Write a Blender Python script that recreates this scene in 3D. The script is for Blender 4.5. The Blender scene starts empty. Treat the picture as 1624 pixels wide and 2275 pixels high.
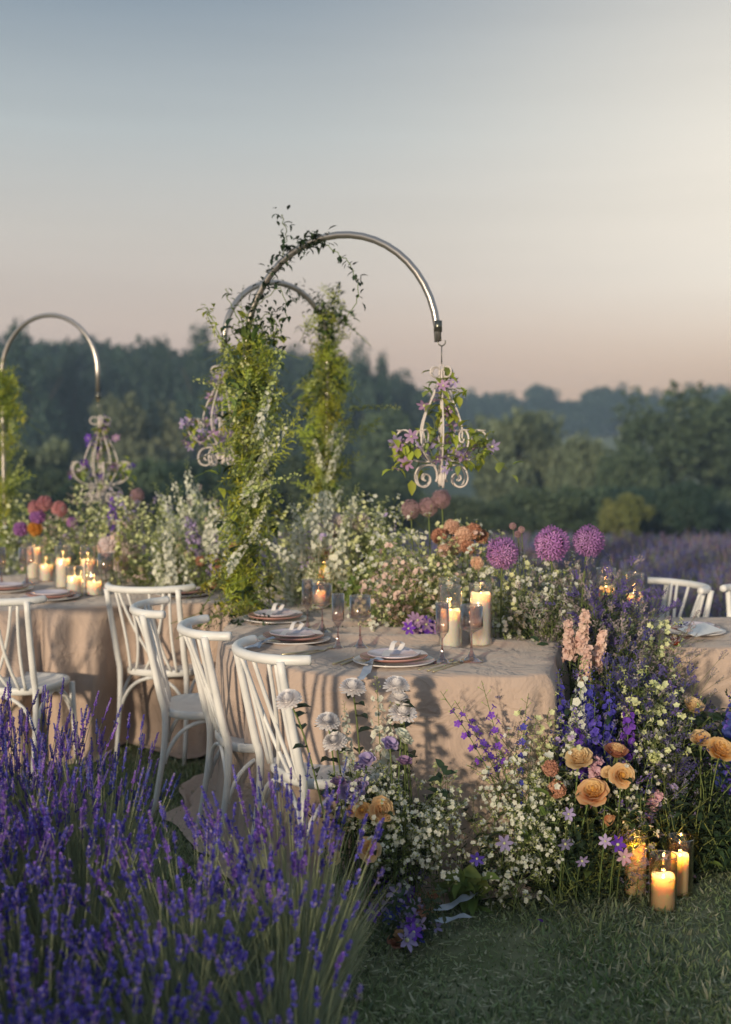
import bpy, math, random
import numpy as np
from mathutils import Vector, Matrix, Quaternion, noise, geometry
R = random.Random(11)
PI = math.pi
scene = bpy.context.scene
col = scene.collection

# ------------------------------------------------------------------ camera
F, PITCH, EYE = 2620.0, math.radians(3.2), 1.58
CP, SP = math.cos(PITCH), math.sin(PITCH)
cam_d = bpy.data.cameras.new('camera')
cam = bpy.data.objects.new('camera', cam_d)
col.objects.link(cam)
cam.location = (0, 0, EYE)
cam.rotation_euler = (math.radians(90) - PITCH, 0, 0)
cam_d.sensor_fit = 'VERTICAL'
cam_d.sensor_height = 36
cam_d.sensor_width = 25.7
cam_d.lens = F / 2274 * 36
cam_d.clip_start = 0.05
cam_d.clip_end = 2000
cam_d.dof.use_dof = True
cam_d.dof.focus_distance = 4.15
cam_d.dof.aperture_fstop = 1.8
scene.camera = cam

# ------------------------------------------------------------------ sky, warm key light, exposure
KEY_AZ, KEY_EL = math.radians(25), math.radians(9.5)   # stands in for a low video light from behind and left of the camera
world = bpy.data.worlds.new('World')
scene.world = world
world.use_nodes = True
nt = world.node_tree
nt.nodes.clear()
def N(tree, kind, **kw):
    n = tree.nodes.new(kind)
    for k, v in kw.items():
        setattr(n, k, v)
    return n
def lin(h):
    h = h.lstrip('#')
    c = [int(h[i:i + 2], 16) / 255 for i in (0, 2, 4)]
    return tuple((x / 12.92 if x <= .04045 else ((x + .055) / 1.055) ** 2.4) for x in c) + (1,)
tc = N(nt, 'ShaderNodeTexCoord')
sep = N(nt, 'ShaderNodeSeparateXYZ')
nt.links.new(tc.outputs['Generated'], sep.inputs[0])
ramp = N(nt, 'ShaderNodeValToRGB')
cr = ramp.color_ramp
stops = [(0.0, '#b29a92'), (0.05, '#b8a298'), (0.10, '#bfafa3'), (0.17, '#bcb6ae'), (0.25, '#a9afb0'), (0.345, '#7f8d99'), (0.6, '#7b8996'), (1.0, '#7b8996')]
while len(cr.elements) < len(stops):
    cr.elements.new(.5)
for e, (p, c) in zip(cr.elements, stops):
    e.position = p
    e.color = lin(c)
nt.links.new(sep.outputs['Z'], ramp.inputs[0])
def glow(az, el, power, colour, amount, src):
    g = Vector((math.sin(az) * math.cos(el), math.cos(az) * math.cos(el), math.sin(el)))
    dot = N(nt, 'ShaderNodeVectorMath', operation='DOT_PRODUCT')
    nt.links.new(tc.outputs['Generated'], dot.inputs[0])
    dot.inputs[1].default_value = g
    mx = N(nt, 'ShaderNodeMath', operation='MAXIMUM')
    nt.links.new(dot.outputs['Value'], mx.inputs[0]); mx.inputs[1].default_value = 0
    pw = N(nt, 'ShaderNodeMath', operation='POWER')
    nt.links.new(mx.outputs[0], pw.inputs[0]); pw.inputs[1].default_value = power
    ml = N(nt, 'ShaderNodeMath', operation='MULTIPLY')
    nt.links.new(pw.outputs[0], ml.inputs[0]); ml.inputs[1].default_value = amount
    mix = N(nt, 'ShaderNodeMix', data_type='RGBA')
    nt.links.new(ml.outputs[0], mix.inputs[0])
    nt.links.new(src, mix.inputs[6])
    mix.inputs[7].default_value = lin(colour)
    return mix.outputs[2]
sky_c = glow(math.radians(24), math.radians(8.5), 20, '#ece2d2', .86, ramp.outputs[0])
# warm band low over the horizon, strongest under the place where the sun went down
bd = N(nt, 'ShaderNodeMapRange', interpolation_type='SMOOTHSTEP'); bd.inputs[1].default_value = 0; bd.inputs[2].default_value = .15; bd.inputs[3].default_value = 1; bd.inputs[4].default_value = 0
nt.links.new(sep.outputs['Z'], bd.inputs[0])
dt = N(nt, 'ShaderNodeVectorMath', operation='DOT_PRODUCT'); nt.links.new(tc.outputs['Generated'], dt.inputs[0]); dt.inputs[1].default_value = (math.sin(.45), math.cos(.45), 0)
d0 = N(nt, 'ShaderNodeMath', operation='MAXIMUM'); nt.links.new(dt.outputs['Value'], d0.inputs[0]); d0.inputs[1].default_value = 0
d1 = N(nt, 'ShaderNodeMath', operation='POWER'); nt.links.new(d0.outputs[0], d1.inputs[0]); d1.inputs[1].default_value = 7
d2 = N(nt, 'ShaderNodeMath', operation='MULTIPLY'); nt.links.new(d1.outputs[0], d2.inputs[0]); nt.links.new(bd.outputs[0], d2.inputs[1])
bm_ = N(nt, 'ShaderNodeMix', data_type='RGBA'); nt.links.new(d2.outputs[0], bm_.inputs[0]); nt.links.new(sky_c, bm_.inputs[6]); bm_.inputs[7].default_value = lin('#c4966a')
sky_c = bm_.outputs[2]
# long soft streaks of thin cloud
mp = N(nt, 'ShaderNodeMapping'); mp.inputs['Scale'].default_value = (2.0, 2.0, 26); mp.inputs['Rotation'].default_value = (0, .10, 0)
nt.links.new(tc.outputs['Generated'], mp.inputs[0])
nz = N(nt, 'ShaderNodeTexNoise'); nz.inputs['Scale'].default_value = 1.1; nz.inputs['Detail'].default_value = 3
nt.links.new(mp.outputs[0], nz.inputs['Vector'])
mr = N(nt, 'ShaderNodeMapRange'); mr.inputs[1].default_value = .35; mr.inputs[2].default_value = .7; mr.inputs[3].default_value = .635; mr.inputs[4].default_value = .665
nt.links.new(nz.outputs[0], mr.inputs[0])
bg = N(nt, 'ShaderNodeBackground')
nt.links.new(sky_c, bg.inputs[0]); nt.links.new(mr.outputs[0], bg.inputs[1])
wo = N(nt, 'ShaderNodeOutputWorld')
nt.links.new(bg.outputs[0], wo.inputs[0])

warm_key_d = bpy.data.lights.new('sun', 'SUN')  # parallel rays standing in for an off-camera video light
sun = bpy.data.objects.new('sun', warm_key_d)
col.objects.link(sun)
warm_key_d.energy = 2.2
warm_key_d.color = (1.0, .80, .55)
warm_key_d.angle = math.radians(3.5)
_d = Vector((math.sin(KEY_AZ) * math.cos(KEY_EL), math.cos(KEY_AZ) * math.cos(KEY_EL), -math.sin(KEY_EL)))
sun.rotation_euler = _d.to_track_quat('-Z', 'Y').to_euler()
scene.view_settings.view_transform = 'Standard'
scene.view_settings.look = 'None'
scene.view_settings.exposure = 0.95
scene.view_settings.gamma = 1
scene.render.engine = 'CYCLES'
scene.cycles.use_denoising = True
scene.cycles.max_bounces = 8
scene.cycles.transparent_max_bounces = 24
scene.cycles.volume_bounces = 1
scene.cycles.caustics_reflective = False
scene.cycles.caustics_refractive = False
scene.cycles.sample_clamp_indirect = 4

# ------------------------------------------------------------------ helpers
def ray(u, v):
    x, y = (u - 812) / F, (1137 - v) / F
    return Vector((x, CP + y * SP, -SP + y * CP))
def on_z(u, v, z):
    d = ray(u, v); t = (z - EYE) / d.z
    return Vector((d.x * t, d.y * t, z))
def at_y(u, v, Y):
    d = ray(u, v); t = Y / d.y
    return Vector((d.x * t, Y, EYE + d.z * t))
def lerp(a, b, t): return a + (b - a) * t
def rv(r=R): return Vector((r.uniform(-1, 1), r.uniform(-1, 1), r.uniform(-1, 1)))
def frame(ax, spin=0.0):
    q = Vector((0, 0, 1)).rotation_difference(Vector(ax).normalized())
    return q.to_matrix().to_4x4() @ Matrix.Rotation(spin, 4, 'Z')

class MB:
    def __init__(s): s.v = []; s.f = []; s.m = []
    def add(s, vs, fs, mi=0):
        b = len(s.v)
        s.v.extend(tuple(p) for p in vs)
        for f in fs:
            s.f.append(tuple(i + b for i in f)); s.m.append(mi)
    def tube(s, pts, r, n=6, mi=0, cap=True):
        pts = [Vector(p) for p in pts]
        rs = r if isinstance(r, (list, tuple)) else [r] * len(pts)
        t0 = (pts[1] - pts[0]).normalized()
        up = Vector((0, 0, 1)) if abs(t0.z) < .9 else Vector((1, 0, 0))
        nrm = t0.cross(up).normalized()
        vs = []
        for i, p in enumerate(pts):
            t = (pts[min(i + 1, len(pts) - 1)] - pts[max(i - 1, 0)]).normalized()
            nrm = (nrm - t * nrm.dot(t)).normalized()
            b = t.cross(nrm)
            for k in range(n):
                a = 2 * PI * k / n
                vs.append(p + (nrm * math.cos(a) + b * math.sin(a)) * rs[i])
        fs = []
        for i in range(len(pts) - 1):
            for k in range(n):
                fs.append((i * n + k, i * n + (k + 1) % n, (i + 1) * n + (k + 1) % n, (i + 1) * n + k))
        if cap:
            fs.append(tuple(range(n - 1, -1, -1))); fs.append(tuple((len(pts) - 1) * n + k for k in range(n)))
        s.add(vs, fs, mi)
    def lathe(s, prof, n=32, mi=0, c=(0, 0, 0)):
        vs = []; fs = []
        for (r, z) in prof:
            for k in range(n):
                a = 2 * PI * k / n
                vs.append((c[0] + r * math.cos(a), c[1] + r * math.sin(a), c[2] + z))
        for i in range(len(prof) - 1):
            for k in range(n):
                fs.append((i * n + k, i * n + (k + 1) % n, (i + 1) * n + (k + 1) % n, (i + 1) * n + k))
        s.add(vs, fs, mi)
    def petal(s, M, L, W, cup=.3, curl=0.0, mi=0, rows=4, point=.0, base=.25):
        vs = []; fs = []
        for i in range(rows + 1):
            t = i / rows
            w = W * .5 * ((base + (1 - base) * math.sin(PI * .5 * min(1, t / .6))) if t < .6 else math.sqrt(max(0, 1 - ((t - .6) / .4) ** 2 * (1 - (.25 if point == 0 else .02)))))
            y = L * t
            zc = curl * L * t * t
            for x in (-1, 0, 1):
                vs.append(M @ Vector((x * w, y, zc + (cup * w if x else 0))))
        for i in range(rows):
            for k in range(2):
                a = i * 3 + k
                fs.append((a, a + 1, a + 4, a + 3))
        s.add(vs, fs, mi)
    def dia(s, p, d, side, L, W, mi=0, lift=0.0):
        d = Vector(d).normalized(); side = Vector(side).normalized()
        n = d.cross(side)
        p = Vector(p)
        s.add([p, p + d * L * .6 - side * W * .5 + n * lift * .5, p + d * L + n * lift, p + d * L * .6 + side * W * .5 + n * lift * .5], [(0, 1, 2, 3)], mi)
    def fl(s, p, ax, r, n=5, op=.35, mi=0, w=.75, rnd=None):
        M = frame(ax, R.uniform(0, 6.28)).to_3x3()
        for k in range(n):
            a = 2 * PI * k / n
            d = M @ Vector((math.cos(a), math.sin(a), op))
            sd = M @ Vector((-math.sin(a), math.cos(a), 0))
            s.dia(p, d, sd, r, r * w, mi)
    def octa(s, p, ax, L, W, mi=0):
        M = frame(ax).to_3x3(); p = Vector(p)
        vs = [p] + [p + M @ Vector((W * .5 * math.cos(a), W * .5 * math.sin(a), L * .45)) for a in (0, PI / 2, PI, 1.5 * PI)] + [p + M @ Vector((0, 0, L))]
        s.add(vs, [(0, 2, 1), (0, 3, 2), (0, 4, 3), (0, 1, 4), (5, 1, 2), (5, 2, 3), (5, 3, 4), (5, 4, 1)], mi)
    def leaf(s, p, d, L, W, mi=0, fold=.25, droop=.2, nrm=None):
        d = Vector(d).normalized()
        up = nrm or Vector((0, 0, 1))
        sd = d.cross(up)
        if sd.length < .1: sd = d.cross(Vector((1, .3, 0)))
        sd.normalize(); n = sd.cross(d)
        p = Vector(p)
        a = p + d * L * .33 - n * droop * L * .1; b = p + d * L * .68 - n * droop * L * .4; c = p + d * L - n * droop * L
        e = n * fold * W
        s.add([p, a - sd * W * .48 + e, a, a + sd * W * .48 + e, b - sd * W * .38 + e, b, b + sd * W * .38 + e, c],
              [(0, 2, 1), (0, 3, 2), (1, 2, 5, 4), (2, 3, 6, 5), (4, 5, 7), (5, 6, 7)], mi)
    def ball(s, c, r, nu=10, nv=7, mi=0, jit=0.0):
        if not isinstance(r, (tuple, list)): r = (r, r, r)
        vs = []; fs = []
        for j in range(1, nv):
            th = PI * j / nv
            for i in range(nu):
                a = 2 * PI * i / nu
                q = 1 + R.uniform(-jit, jit)
                vs.append((c[0] + r[0] * math.sin(th) * math.cos(a) * q, c[1] + r[1] * math.sin(th) * math.sin(a) * q, c[2] + r[2] * math.cos(th) * q))
        top = len(vs); vs.append((c[0], c[1], c[2] + r[2])); vs.append((c[0], c[1], c[2] - r[2]))
        for j in range(nv - 2):
            for i in range(nu):
                fs.append((j * nu + i, (j + 1) * nu + i, (j + 1) * nu + (i + 1) % nu, j * nu + (i + 1) % nu))
        for i in range(nu):
            fs.append((top, i, (i + 1) % nu)); fs.append((top + 1, (nv - 2) * nu + (i + 1) % nu, (nv - 2) * nu + i))
        s.add(vs, fs, mi)
    def box(s, c, sx, sy, sz, mi=0):
        vs = [(c[0] + x * sx / 2, c[1] + y * sy / 2, c[2] + z * sz / 2) for x in (-1, 1) for y in (-1, 1) for z in (-1, 1)]
        s.add(vs, [(0, 1, 3, 2), (4, 6, 7, 5), (0, 4, 5, 1), (2, 3, 7, 6), (0, 2, 6, 4), (1, 5, 7, 3)], mi)
    def mesh(s, name, mats, smooth=True):
        me = bpy.data.meshes.new(name)
        me.from_pydata(s.v, [], s.f)
        for m in (mats if isinstance(mats, (list, tuple)) else [mats]): me.materials.append(m)
        me.polygons.foreach_set('material_index', s.m)
        if smooth: me.polygons.foreach_set('use_smooth', [True] * len(s.f))
        me.update()
        return me
    def build(s, name, mats, parent=None, smooth=True):
        o = bpy.data.objects.new(name, s.mesh(name, mats, smooth))
        col.objects.link(o)
        if parent: o.parent = parent
        return o

def tag(o, label=None, cat=None, group=None, kind=None):
    if label: o['label'] = label
    if cat: o['category'] = cat
    if group: o['group'] = group
    if kind: o['kind'] = kind
    return o
def empty(name, loc, rz=0.0):
    o = bpy.data.objects.new(name, None); col.objects.link(o)
    o.empty_display_size = .05
    o.location = loc; o.rotation_euler = (0, 0, rz)
    return o
def put(name, me, parent=None, M=None):
    o = bpy.data.objects.new(name, me); col.objects.link(o)
    if parent: o.parent = parent
    if M is not None: o.matrix_local = M
    return o
def kids_of(o): return [c for c in o.children]
def copy_tree(o, parent=None):
    c = o.copy(); col.objects.link(c)
    if parent: c.parent = parent; c.matrix_parent_inverse = o.matrix_parent_inverse.copy()
    for ch in kids_of(o): copy_tree(ch, c)
    return c

# ------------------------------------------------------------------ materials
def mat(name, c1, c2=None, rough=.6, scale=8.0, trans=0.0, bump=0.0, bscale=60.0, rnd=0.0, spec=.3, metal=0.0, sss=0.0, detail=4, coat=0.0):
    m = bpy.data.materials.new(name); m.use_nodes = True
    t = m.node_tree; t.nodes.clear()
    out = N(t, 'ShaderNodeOutputMaterial')
    b = N(t, 'ShaderNodeBsdfPrincipled')
    b.inputs['Roughness'].default_value = rough
    b.inputs['Specular IOR Level'].default_value = spec
    b.inputs['Metallic'].default_value = metal
    b.inputs['Coat Weight'].default_value = coat
    c1 = lin(c1) if isinstance(c1, str) else tuple(c1) + (1,)
    c2 = c1 if c2 is None else (lin(c2) if isinstance(c2, str) else tuple(c2) + (1,))
    tcn = N(t, 'ShaderNodeTexCoord')
    nz = N(t, 'ShaderNodeTexNoise'); nz.inputs['Scale'].default_value = scale; nz.inputs['Detail'].default_value = detail
    t.links.new(tcn.outputs['Object'], nz.inputs['Vector'])
    rp = N(t, 'ShaderNodeMapRange'); rp.inputs[1].default_value = .32; rp.inputs[2].default_value = .68
    t.links.new(nz.outputs[0], rp.inputs[0])
    mx = N(t, 'ShaderNodeMix', data_type='RGBA')
    mx.inputs[6].default_value = c1; mx.inputs[7].default_value = c2
    t.links.new(rp.outputs[0], mx.inputs[0])
    cc = mx.outputs[2]
    if rnd:
        oi = N(t, 'ShaderNodeObjectInfo')
        r2 = N(t, 'ShaderNodeMapRange'); r2.inputs[3].default_value = 1 - rnd; r2.inputs[4].default_value = 1 + rnd
        t.links.new(oi.outputs['Random'], r2.inputs[0])
        hs = N(t, 'ShaderNodeHueSaturation')
        r3 = N(t, 'ShaderNodeMapRange'); r3.inputs[3].default_value = .5 - rnd * .06; r3.inputs[4].default_value = .5 + rnd * .06
        t.links.new(oi.outputs['Random'], r3.inputs[0])
        t.links.new(r2.outputs[0], hs.inputs['Value']); t.links.new(r3.outputs[0], hs.inputs['Hue'])
        t.links.new(cc, hs.inputs['Color']); cc = hs.outputs[0]
    t.links.new(cc, b.inputs['Base Color'])
    if sss:
        b.inputs['Subsurface Weight'].default_value = 1
        b.inputs['Subsurface Radius'].default_value = (1, .6, .35)
        b.inputs['Subsurface Scale'].default_value = sss
    if bump:
        bz = N(t, 'ShaderNodeTexNoise'); bz.inputs['Scale'].default_value = bscale; bz.inputs['Detail'].default_value = 5
        t.links.new(tcn.outputs['Object'], bz.inputs['Vector'])
        bp = N(t, 'ShaderNodeBump'); bp.inputs['Strength'].default_value = bump; bp.inputs['Distance'].default_value = .01
        t.links.new(bz.outputs[0], bp.inputs['Height']); t.links.new(bp.outputs[0], b.inputs['Normal'])
    sh = b.outputs[0]
    if trans:
        tr = N(t, 'ShaderNodeBsdfTranslucent'); t.links.new(cc, tr.inputs[0])
        ms = N(t, 'ShaderNodeMixShader'); ms.inputs[0].default_value = trans
        t.links.new(sh, ms.inputs[1]); t.links.new(tr.outputs[0], ms.inputs[2]); sh = ms.outputs[0]
    t.links.new(sh, out.inputs[0])
    return m
def glass(name, tint, rough=.02, ior=1.45, gloss=1.0):
    m = bpy.data.materials.new(name); m.use_nodes = True
    t = m.node_tree; t.nodes.clear()
    out = N(t, 'ShaderNodeOutputMaterial')
    tr = N(t, 'ShaderNodeBsdfTransparent'); tr.inputs[0].default_value = tuple(tint) + (1,)
    gl = N(t, 'ShaderNodeBsdfGlossy'); gl.inputs['Roughness'].default_value = rough
    fr = N(t, 'ShaderNodeLayerWeight'); fr.inputs[0].default_value = .5
    pw = N(t, 'ShaderNodeMath', operation='POWER'); pw.inputs[1].default_value = 2.2
    t.links.new(fr.outputs['Facing'], pw.inputs[0])
    ml = N(t, 'ShaderNodeMath', operation='MULTIPLY_ADD'); ml.inputs[1].default_value = .8 * gloss; ml.inputs[2].default_value = .06 * gloss
    t.links.new(pw.outputs[0], ml.inputs[0])
    mx = N(t, 'ShaderNodeMixShader')
    t.links.new(ml.outputs[0], mx.inputs[0]); t.links.new(tr.outputs[0], mx.inputs[1]); t.links.new(gl.outputs[0], mx.inputs[2])
    t.links.new(mx.outputs[0], out.inputs[0])
    return m
def emit(name, c, s):
    m = bpy.data.materials.new(name); m.use_nodes = True
    t = m.node_tree; t.nodes.clear()
    out = N(t, 'ShaderNodeOutputMaterial'); e = N(t, 'ShaderNodeEmission')
    e.inputs[0].default_value = tuple(c) + (1,); e.inputs[1].default_value = s
    t.links.new(e.outputs[0], out.inputs[0])
    return m

M = {}
M['stem'] = mat('stem_green', (.11, .16, .05), (.17, .22, .08), trans=.1, rnd=.25)
M['leaf'] = mat('leaf_green', (.11, .17, .045), (.18, .24, .07), trans=.25, rnd=.3, rough=.5)
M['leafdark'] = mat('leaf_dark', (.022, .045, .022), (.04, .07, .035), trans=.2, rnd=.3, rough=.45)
M['fern'] = mat('fern_yellow_green', (.36, .43, .06), (.48, .53, .09), trans=.35, rnd=.25)
M['moss'] = mat('moss_ochre', (.27, .27, .03), (.38, .36, .04), trans=.2, rnd=.25, scale=30)
M['feather'] = mat('feathery_green', (.28, .35, .09), (.38, .45, .15), trans=.45, rnd=.25)
M['white'] = mat('petal_white', (.74, .77, .66), (.84, .85, .78), trans=.38, rnd=.06)
M['cream'] = mat('petal_cream_green', (.66, .72, .34), (.78, .80, .50), trans=.3, rnd=.1)
M['calyx'] = mat('calyx_pale_green', (.42, .50, .18), (.55, .60, .26), trans=.25, rnd=.15)
M['blue'] = mat('petal_blue', (.05, .04, .38), (.09, .10, .52), trans=.3, rnd=.25)
M['violet'] = mat('petal_violet', (.12, .035, .45), (.2, .08, .55), trans=.3, rnd=.2)
M['lilac'] = mat('petal_lilac', (.40, .33, .62), (.55, .45, .72), trans=.3, rnd=.1)
M['mauve'] = mat('petal_mauve', (.40, .24, .46), (.5, .34, .55), trans=.3, rnd=.15)
M['mist'] = mat('statice_grey_mauve', (.32, .26, .30), (.48, .41, .44), trans=.2, rnd=.25)
M['mistdark'] = mat('statice_dark_violet', (.08, .06, .26), (.15, .12, .36), trans=.2, rnd=.3)
M['mistblue'] = mat('statice_lilac_blue', (.20, .18, .36), (.32, .28, .48), trans=.2, rnd=.3)
M['allcore'] = mat('allium_core', (.05, .03, .05), (.10, .06, .07))
M['allium'] = mat('allium_purple', (.36, .14, .46), (.56, .30, .62), trans=.25, rnd=.1)
M['alliumpale'] = mat('allium_dusty', (.40, .25, .30), (.50, .34, .36), trans=.25, rnd=.15)
M['peach'] = mat('rose_peach', (.70, .40, .19), (.78, .50, .28), trans=.42, rnd=.07, scale=9, rough=.75, spec=.12)
M['gold'] = mat('rose_gold', (.72, .37, .07), (.78, .45, .12), trans=.42, rnd=.07, scale=9, rough=.75, spec=.12)
M['palepeach'] = mat('rose_pale', (.74, .55, .32), (.80, .64, .42), trans=.42, rnd=.07, scale=9, rough=.75, spec=.12)
M['coral'] = mat('rose_coral', (.62, .22, .10), (.70, .32, .16), trans=.42, rnd=.07, scale=9, rough=.75, spec=.12)
M['duskrose'] = mat('rose_dusk', (.45, .17, .12), (.55, .25, .15), trans=.42, rnd=.07, scale=9, rough=.75, spec=.12)
M['stock'] = mat('stock_blush', (.74, .52, .48), (.80, .64, .56), trans=.3, rnd=.08, scale=20)
M['pink'] = mat('petal_pink', (.62, .36, .48), (.74, .5, .58), trans=.3, rnd=.1)
M['mum'] = mat('mum_white', (.86, .84, .86), (.90, .88, .90), trans=.2, rnd=.04)
M['rust'] = mat('rust_orange', (.50, .24, .16), (.58, .34, .24), trans=.25, rnd=.15)
M['apricot'] = mat('apricot', (.70, .45, .34), (.76, .55, .43), trans=.25, rnd=.15)
M['blushrose'] = mat('blush_petal', (.78, .68, .70), (.84, .76, .76), trans=.3, rnd=.06)
M['dustpink'] = mat('dusty_pink', (.46, .20, .24), (.56, .29, .32), trans=.25, rnd=.12)
M['lav'] = mat('lavender_violet', (.08, .045, .30), (.23, .14, .58), trans=.15, rnd=.35, scale=25)
M['lavgrey'] = mat('lavender_faded_bract', (.20, .17, .30), (.32, .28, .42), trans=.15, rnd=.3, scale=25)
M['lavshade'] = mat('lavender_shaded_violet', (.035, .04, .30), (.12, .125, .56), trans=.15, rnd=.3, scale=25)  # darker, bluer copy: shade over the near bed put into the colour
M['lavstem'] = mat('lavender_stem', (.28, .33, .19), (.38, .42, .26), trans=.15, rnd=.25)
M['lavleaf'] = mat('lavender_foliage', (.30, .36, .24), (.40, .45, .31), trans=.2, scale=3)
M['farlav'] = mat('far_lavender_purple', (.13, .13, .38), (.20, .18, .44), trans=.15, scale=.6)
M['farpink'] = mat('far_lavender_pink', (.24, .16, .27), (.30, .19, .31), trans=.15, scale=.6)
M['chair'] = mat('white_painted_wood', (.68, .69, .70), (.79, .80, .81), rough=.42, spec=.4, scale=11, bump=.12, bscale=70, detail=8)
M['iron'] = mat('blush_painted_iron', (.60, .55, .55), (.68, .63, .62), rough=.5, scale=30)
M['steel'] = mat('brushed_steel', (.42, .40, .40), (.5, .47, .45), rough=.3, metal=.9, scale=4)
M['steeldark'] = mat('steel_collar', (.12, .13, .12), (.2, .2, .18), rough=.3, metal=.9)
M['brass'] = mat('brass_ball', (.7, .5, .2), rough=.25, metal=1)
M['wax'] = mat('candle_wax', (.80, .76, .70), (.84, .80, .74), rough=.5, sss=.035)
M['wick'] = mat('wick_black', (.02, .015, .01))
M['flame'] = emit('flame', (1, .62, .2), 26)
M['glass'] = glass('clear_glass', (.97, .965, .95))
M['rim'] = glass('polished_glass_rim', (.9, .88, .85), rough=.15, gloss=5)
M['glowlit'] = glass('glow_tinted_glass', (.97, .88, .76), gloss=1.1)  # candle glow on the glass put into its tint
M['blush'] = glass('blush_tinted_glass', (.965, .88, .85), gloss=2.0)
M['blushfoot'] = glass('blush_solid_glass', (.90, .72, .70), gloss=2.6)
M['plate'] = mat('glazed_white', (.72, .70, .70), (.78, .76, .77), rough=.15, spec=.5)
M['plum'] = mat('glazed_rose', (.45, .23, .20), (.52, .29, .26), rough=.2, spec=.5)
M['water'] = mat('marbled_plate', (.60, .50, .58), (.70, .68, .76), rough=.15, spec=.5, scale=9)
M['card'] = mat('white_card', (.74, .76, .78), rough=.6)
M['ribbon'] = mat('silk_ribbon_blue', (.48, .56, .70), (.58, .66, .78), rough=.5, trans=.2, scale=20)
M['ribbonwhite'] = mat('silk_ribbon_white', (.72, .70, .72), (.8, .78, .78), rough=.5, trans=.2)
M['champagne'] = mat('champagne_metal', (.52, .46, .30), (.6, .54, .38), rough=.3, metal=.75)
M['orangeglass'] = glass('orange_glass', (.9, .42, .2), gloss=1.2)

for k in ('peach', 'gold', 'palepeach', 'coral', 'duskrose', 'pink'):      # rose petals are paler towards the lip
    t = M[k].node_tree
    mx = [n for n in t.nodes if n.type == 'MIX'][0]; tcn = [n for n in t.nodes if n.type == 'TEX_COORD'][0]
    outs = [l.to_socket for l in mx.outputs[2].links]
    sp_ = N(t, 'ShaderNodeSeparateXYZ'); t.links.new(tcn.outputs['Object'], sp_.inputs[0])
    mr_ = N(t, 'ShaderNodeMapRange'); mr_.inputs[1].default_value = .35; mr_.inputs[2].default_value = 1.05; mr_.inputs[3].default_value = 0; mr_.inputs[4].default_value = .75
    t.links.new(sp_.outputs['Y'], mr_.inputs[0])
    m2 = N(t, 'ShaderNodeMix', data_type='RGBA'); t.links.new(mr_.outputs[0], m2.inputs[0]); t.links.new(mx.outputs[2], m2.inputs[6])
    m2.inputs[7].default_value = (.84, .66, .40, 1) if k != 'duskrose' else (.55, .30, .22, 1)
    for o_ in outs: t.links.new(m2.outputs[2], o_)
# ------------------------------------------------------------------ ground
def sstep(a, b, x):
    t = max(0, min(1, (x - a) / (b - a))); return t * t * (3 - 2 * t)
def ground_z(x, y):
    z = 0.0
    if y > 15.5:
        z -= min(y - 15.5, 95) * .083 * sstep(15.5, 22, y)
    z += 17 * sstep(115, 175, y) * sstep(25, -25, x) + 13 * sstep(190, 330, y) * sstep(-40, 20, x)
    return z
xs = sorted(set([round(x, 2) for x in list(np.linspace(-6, 6, 41)) + list(np.linspace(-40, 40, 33)) + list(np.linspace(-400, 400, 41))]))
ys = sorted(set([round(y, 2) for y in list(np.linspace(-4, 20, 61)) + list(np.linspace(20, 130, 45)) + list(np.linspace(130, 400, 46)) + list(np.linspace(-400, -4, 12))]))
gv = [(x, y, ground_z(x, y) + (.012 * noise.noise((x * 2.1, y * 2.1, 0)) - .006 if -6 < x < 6 and 0 < y < 18 else 0)) for y in ys for x in xs]
nx = len(xs)
gf = [(j * nx + i, j * nx + i + 1, (j + 1) * nx + i + 1, (j + 1) * nx + i) for j in range(len(ys) - 1) for i in range(nx - 1)]
g = MB(); g.add(gv, gf)
M['ground'] = mat('meadow_soil', (.10, .13, .06), (.24, .25, .16), rough=.95, scale=3.5, bump=.6, bscale=30, spec=.1, detail=8)
tag(g.build('ground', M['ground']), kind='structure')

# ------------------------------------------------------------------ many small faces in one mesh (grass, lavender, leaves)
def tri_arrays(mb):
    tris = []; mi = []
    for f, m in zip(mb.f, mb.m):
        for k in range(1, len(f) - 1):
            tris.append((f[0], f[k], f[k + 1])); mi.append(m)
    return np.array(mb.v, dtype=np.float32), np.array(tris, dtype=np.int32), np.array(mi, dtype=np.int32)
def mesh_from_tris(name, V, T, MI, mats, smooth=False):
    me = bpy.data.meshes.new(name)
    me.vertices.add(len(V)); me.vertices.foreach_set('co', V.astype(np.float32).ravel())
    me.loops.add(len(T) * 3); me.loops.foreach_set('vertex_index', T.astype(np.int32).ravel())
    me.polygons.add(len(T)); me.polygons.foreach_set('loop_start', np.arange(0, len(T) * 3, 3, dtype=np.int32))
    for m in mats: me.materials.append(m)
    me.polygons.foreach_set('material_index', MI.astype(np.int32))
    if smooth: me.polygons.foreach_set('use_smooth', np.ones(len(T), dtype=bool))
    me.update(calc_edges=True)
    return me
def scatter_join(name, variants, mats, mts, kind='stuff'):
    arr = [tri_arrays(v) for v in variants]
    Vs, Ts, Ms, off = [], [], [], 0
    for (vi, m4) in mts:
        V, T, mi = arr[vi]
        A = np.array(m4, dtype=np.float32)
        Vs.append(V @ A[:3, :3].T + A[:3, 3]); Ts.append(T + off); Ms.append(mi); off += len(V)
    o = bpy.data.objects.new(name, mesh_from_tris(name, np.concatenate(Vs), np.concatenate(Ts), np.concatenate(Ms), mats))
    col.objects.link(o)
    if kind: tag(o, kind=kind)
    return o
rg = np.random.default_rng(5)
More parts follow.
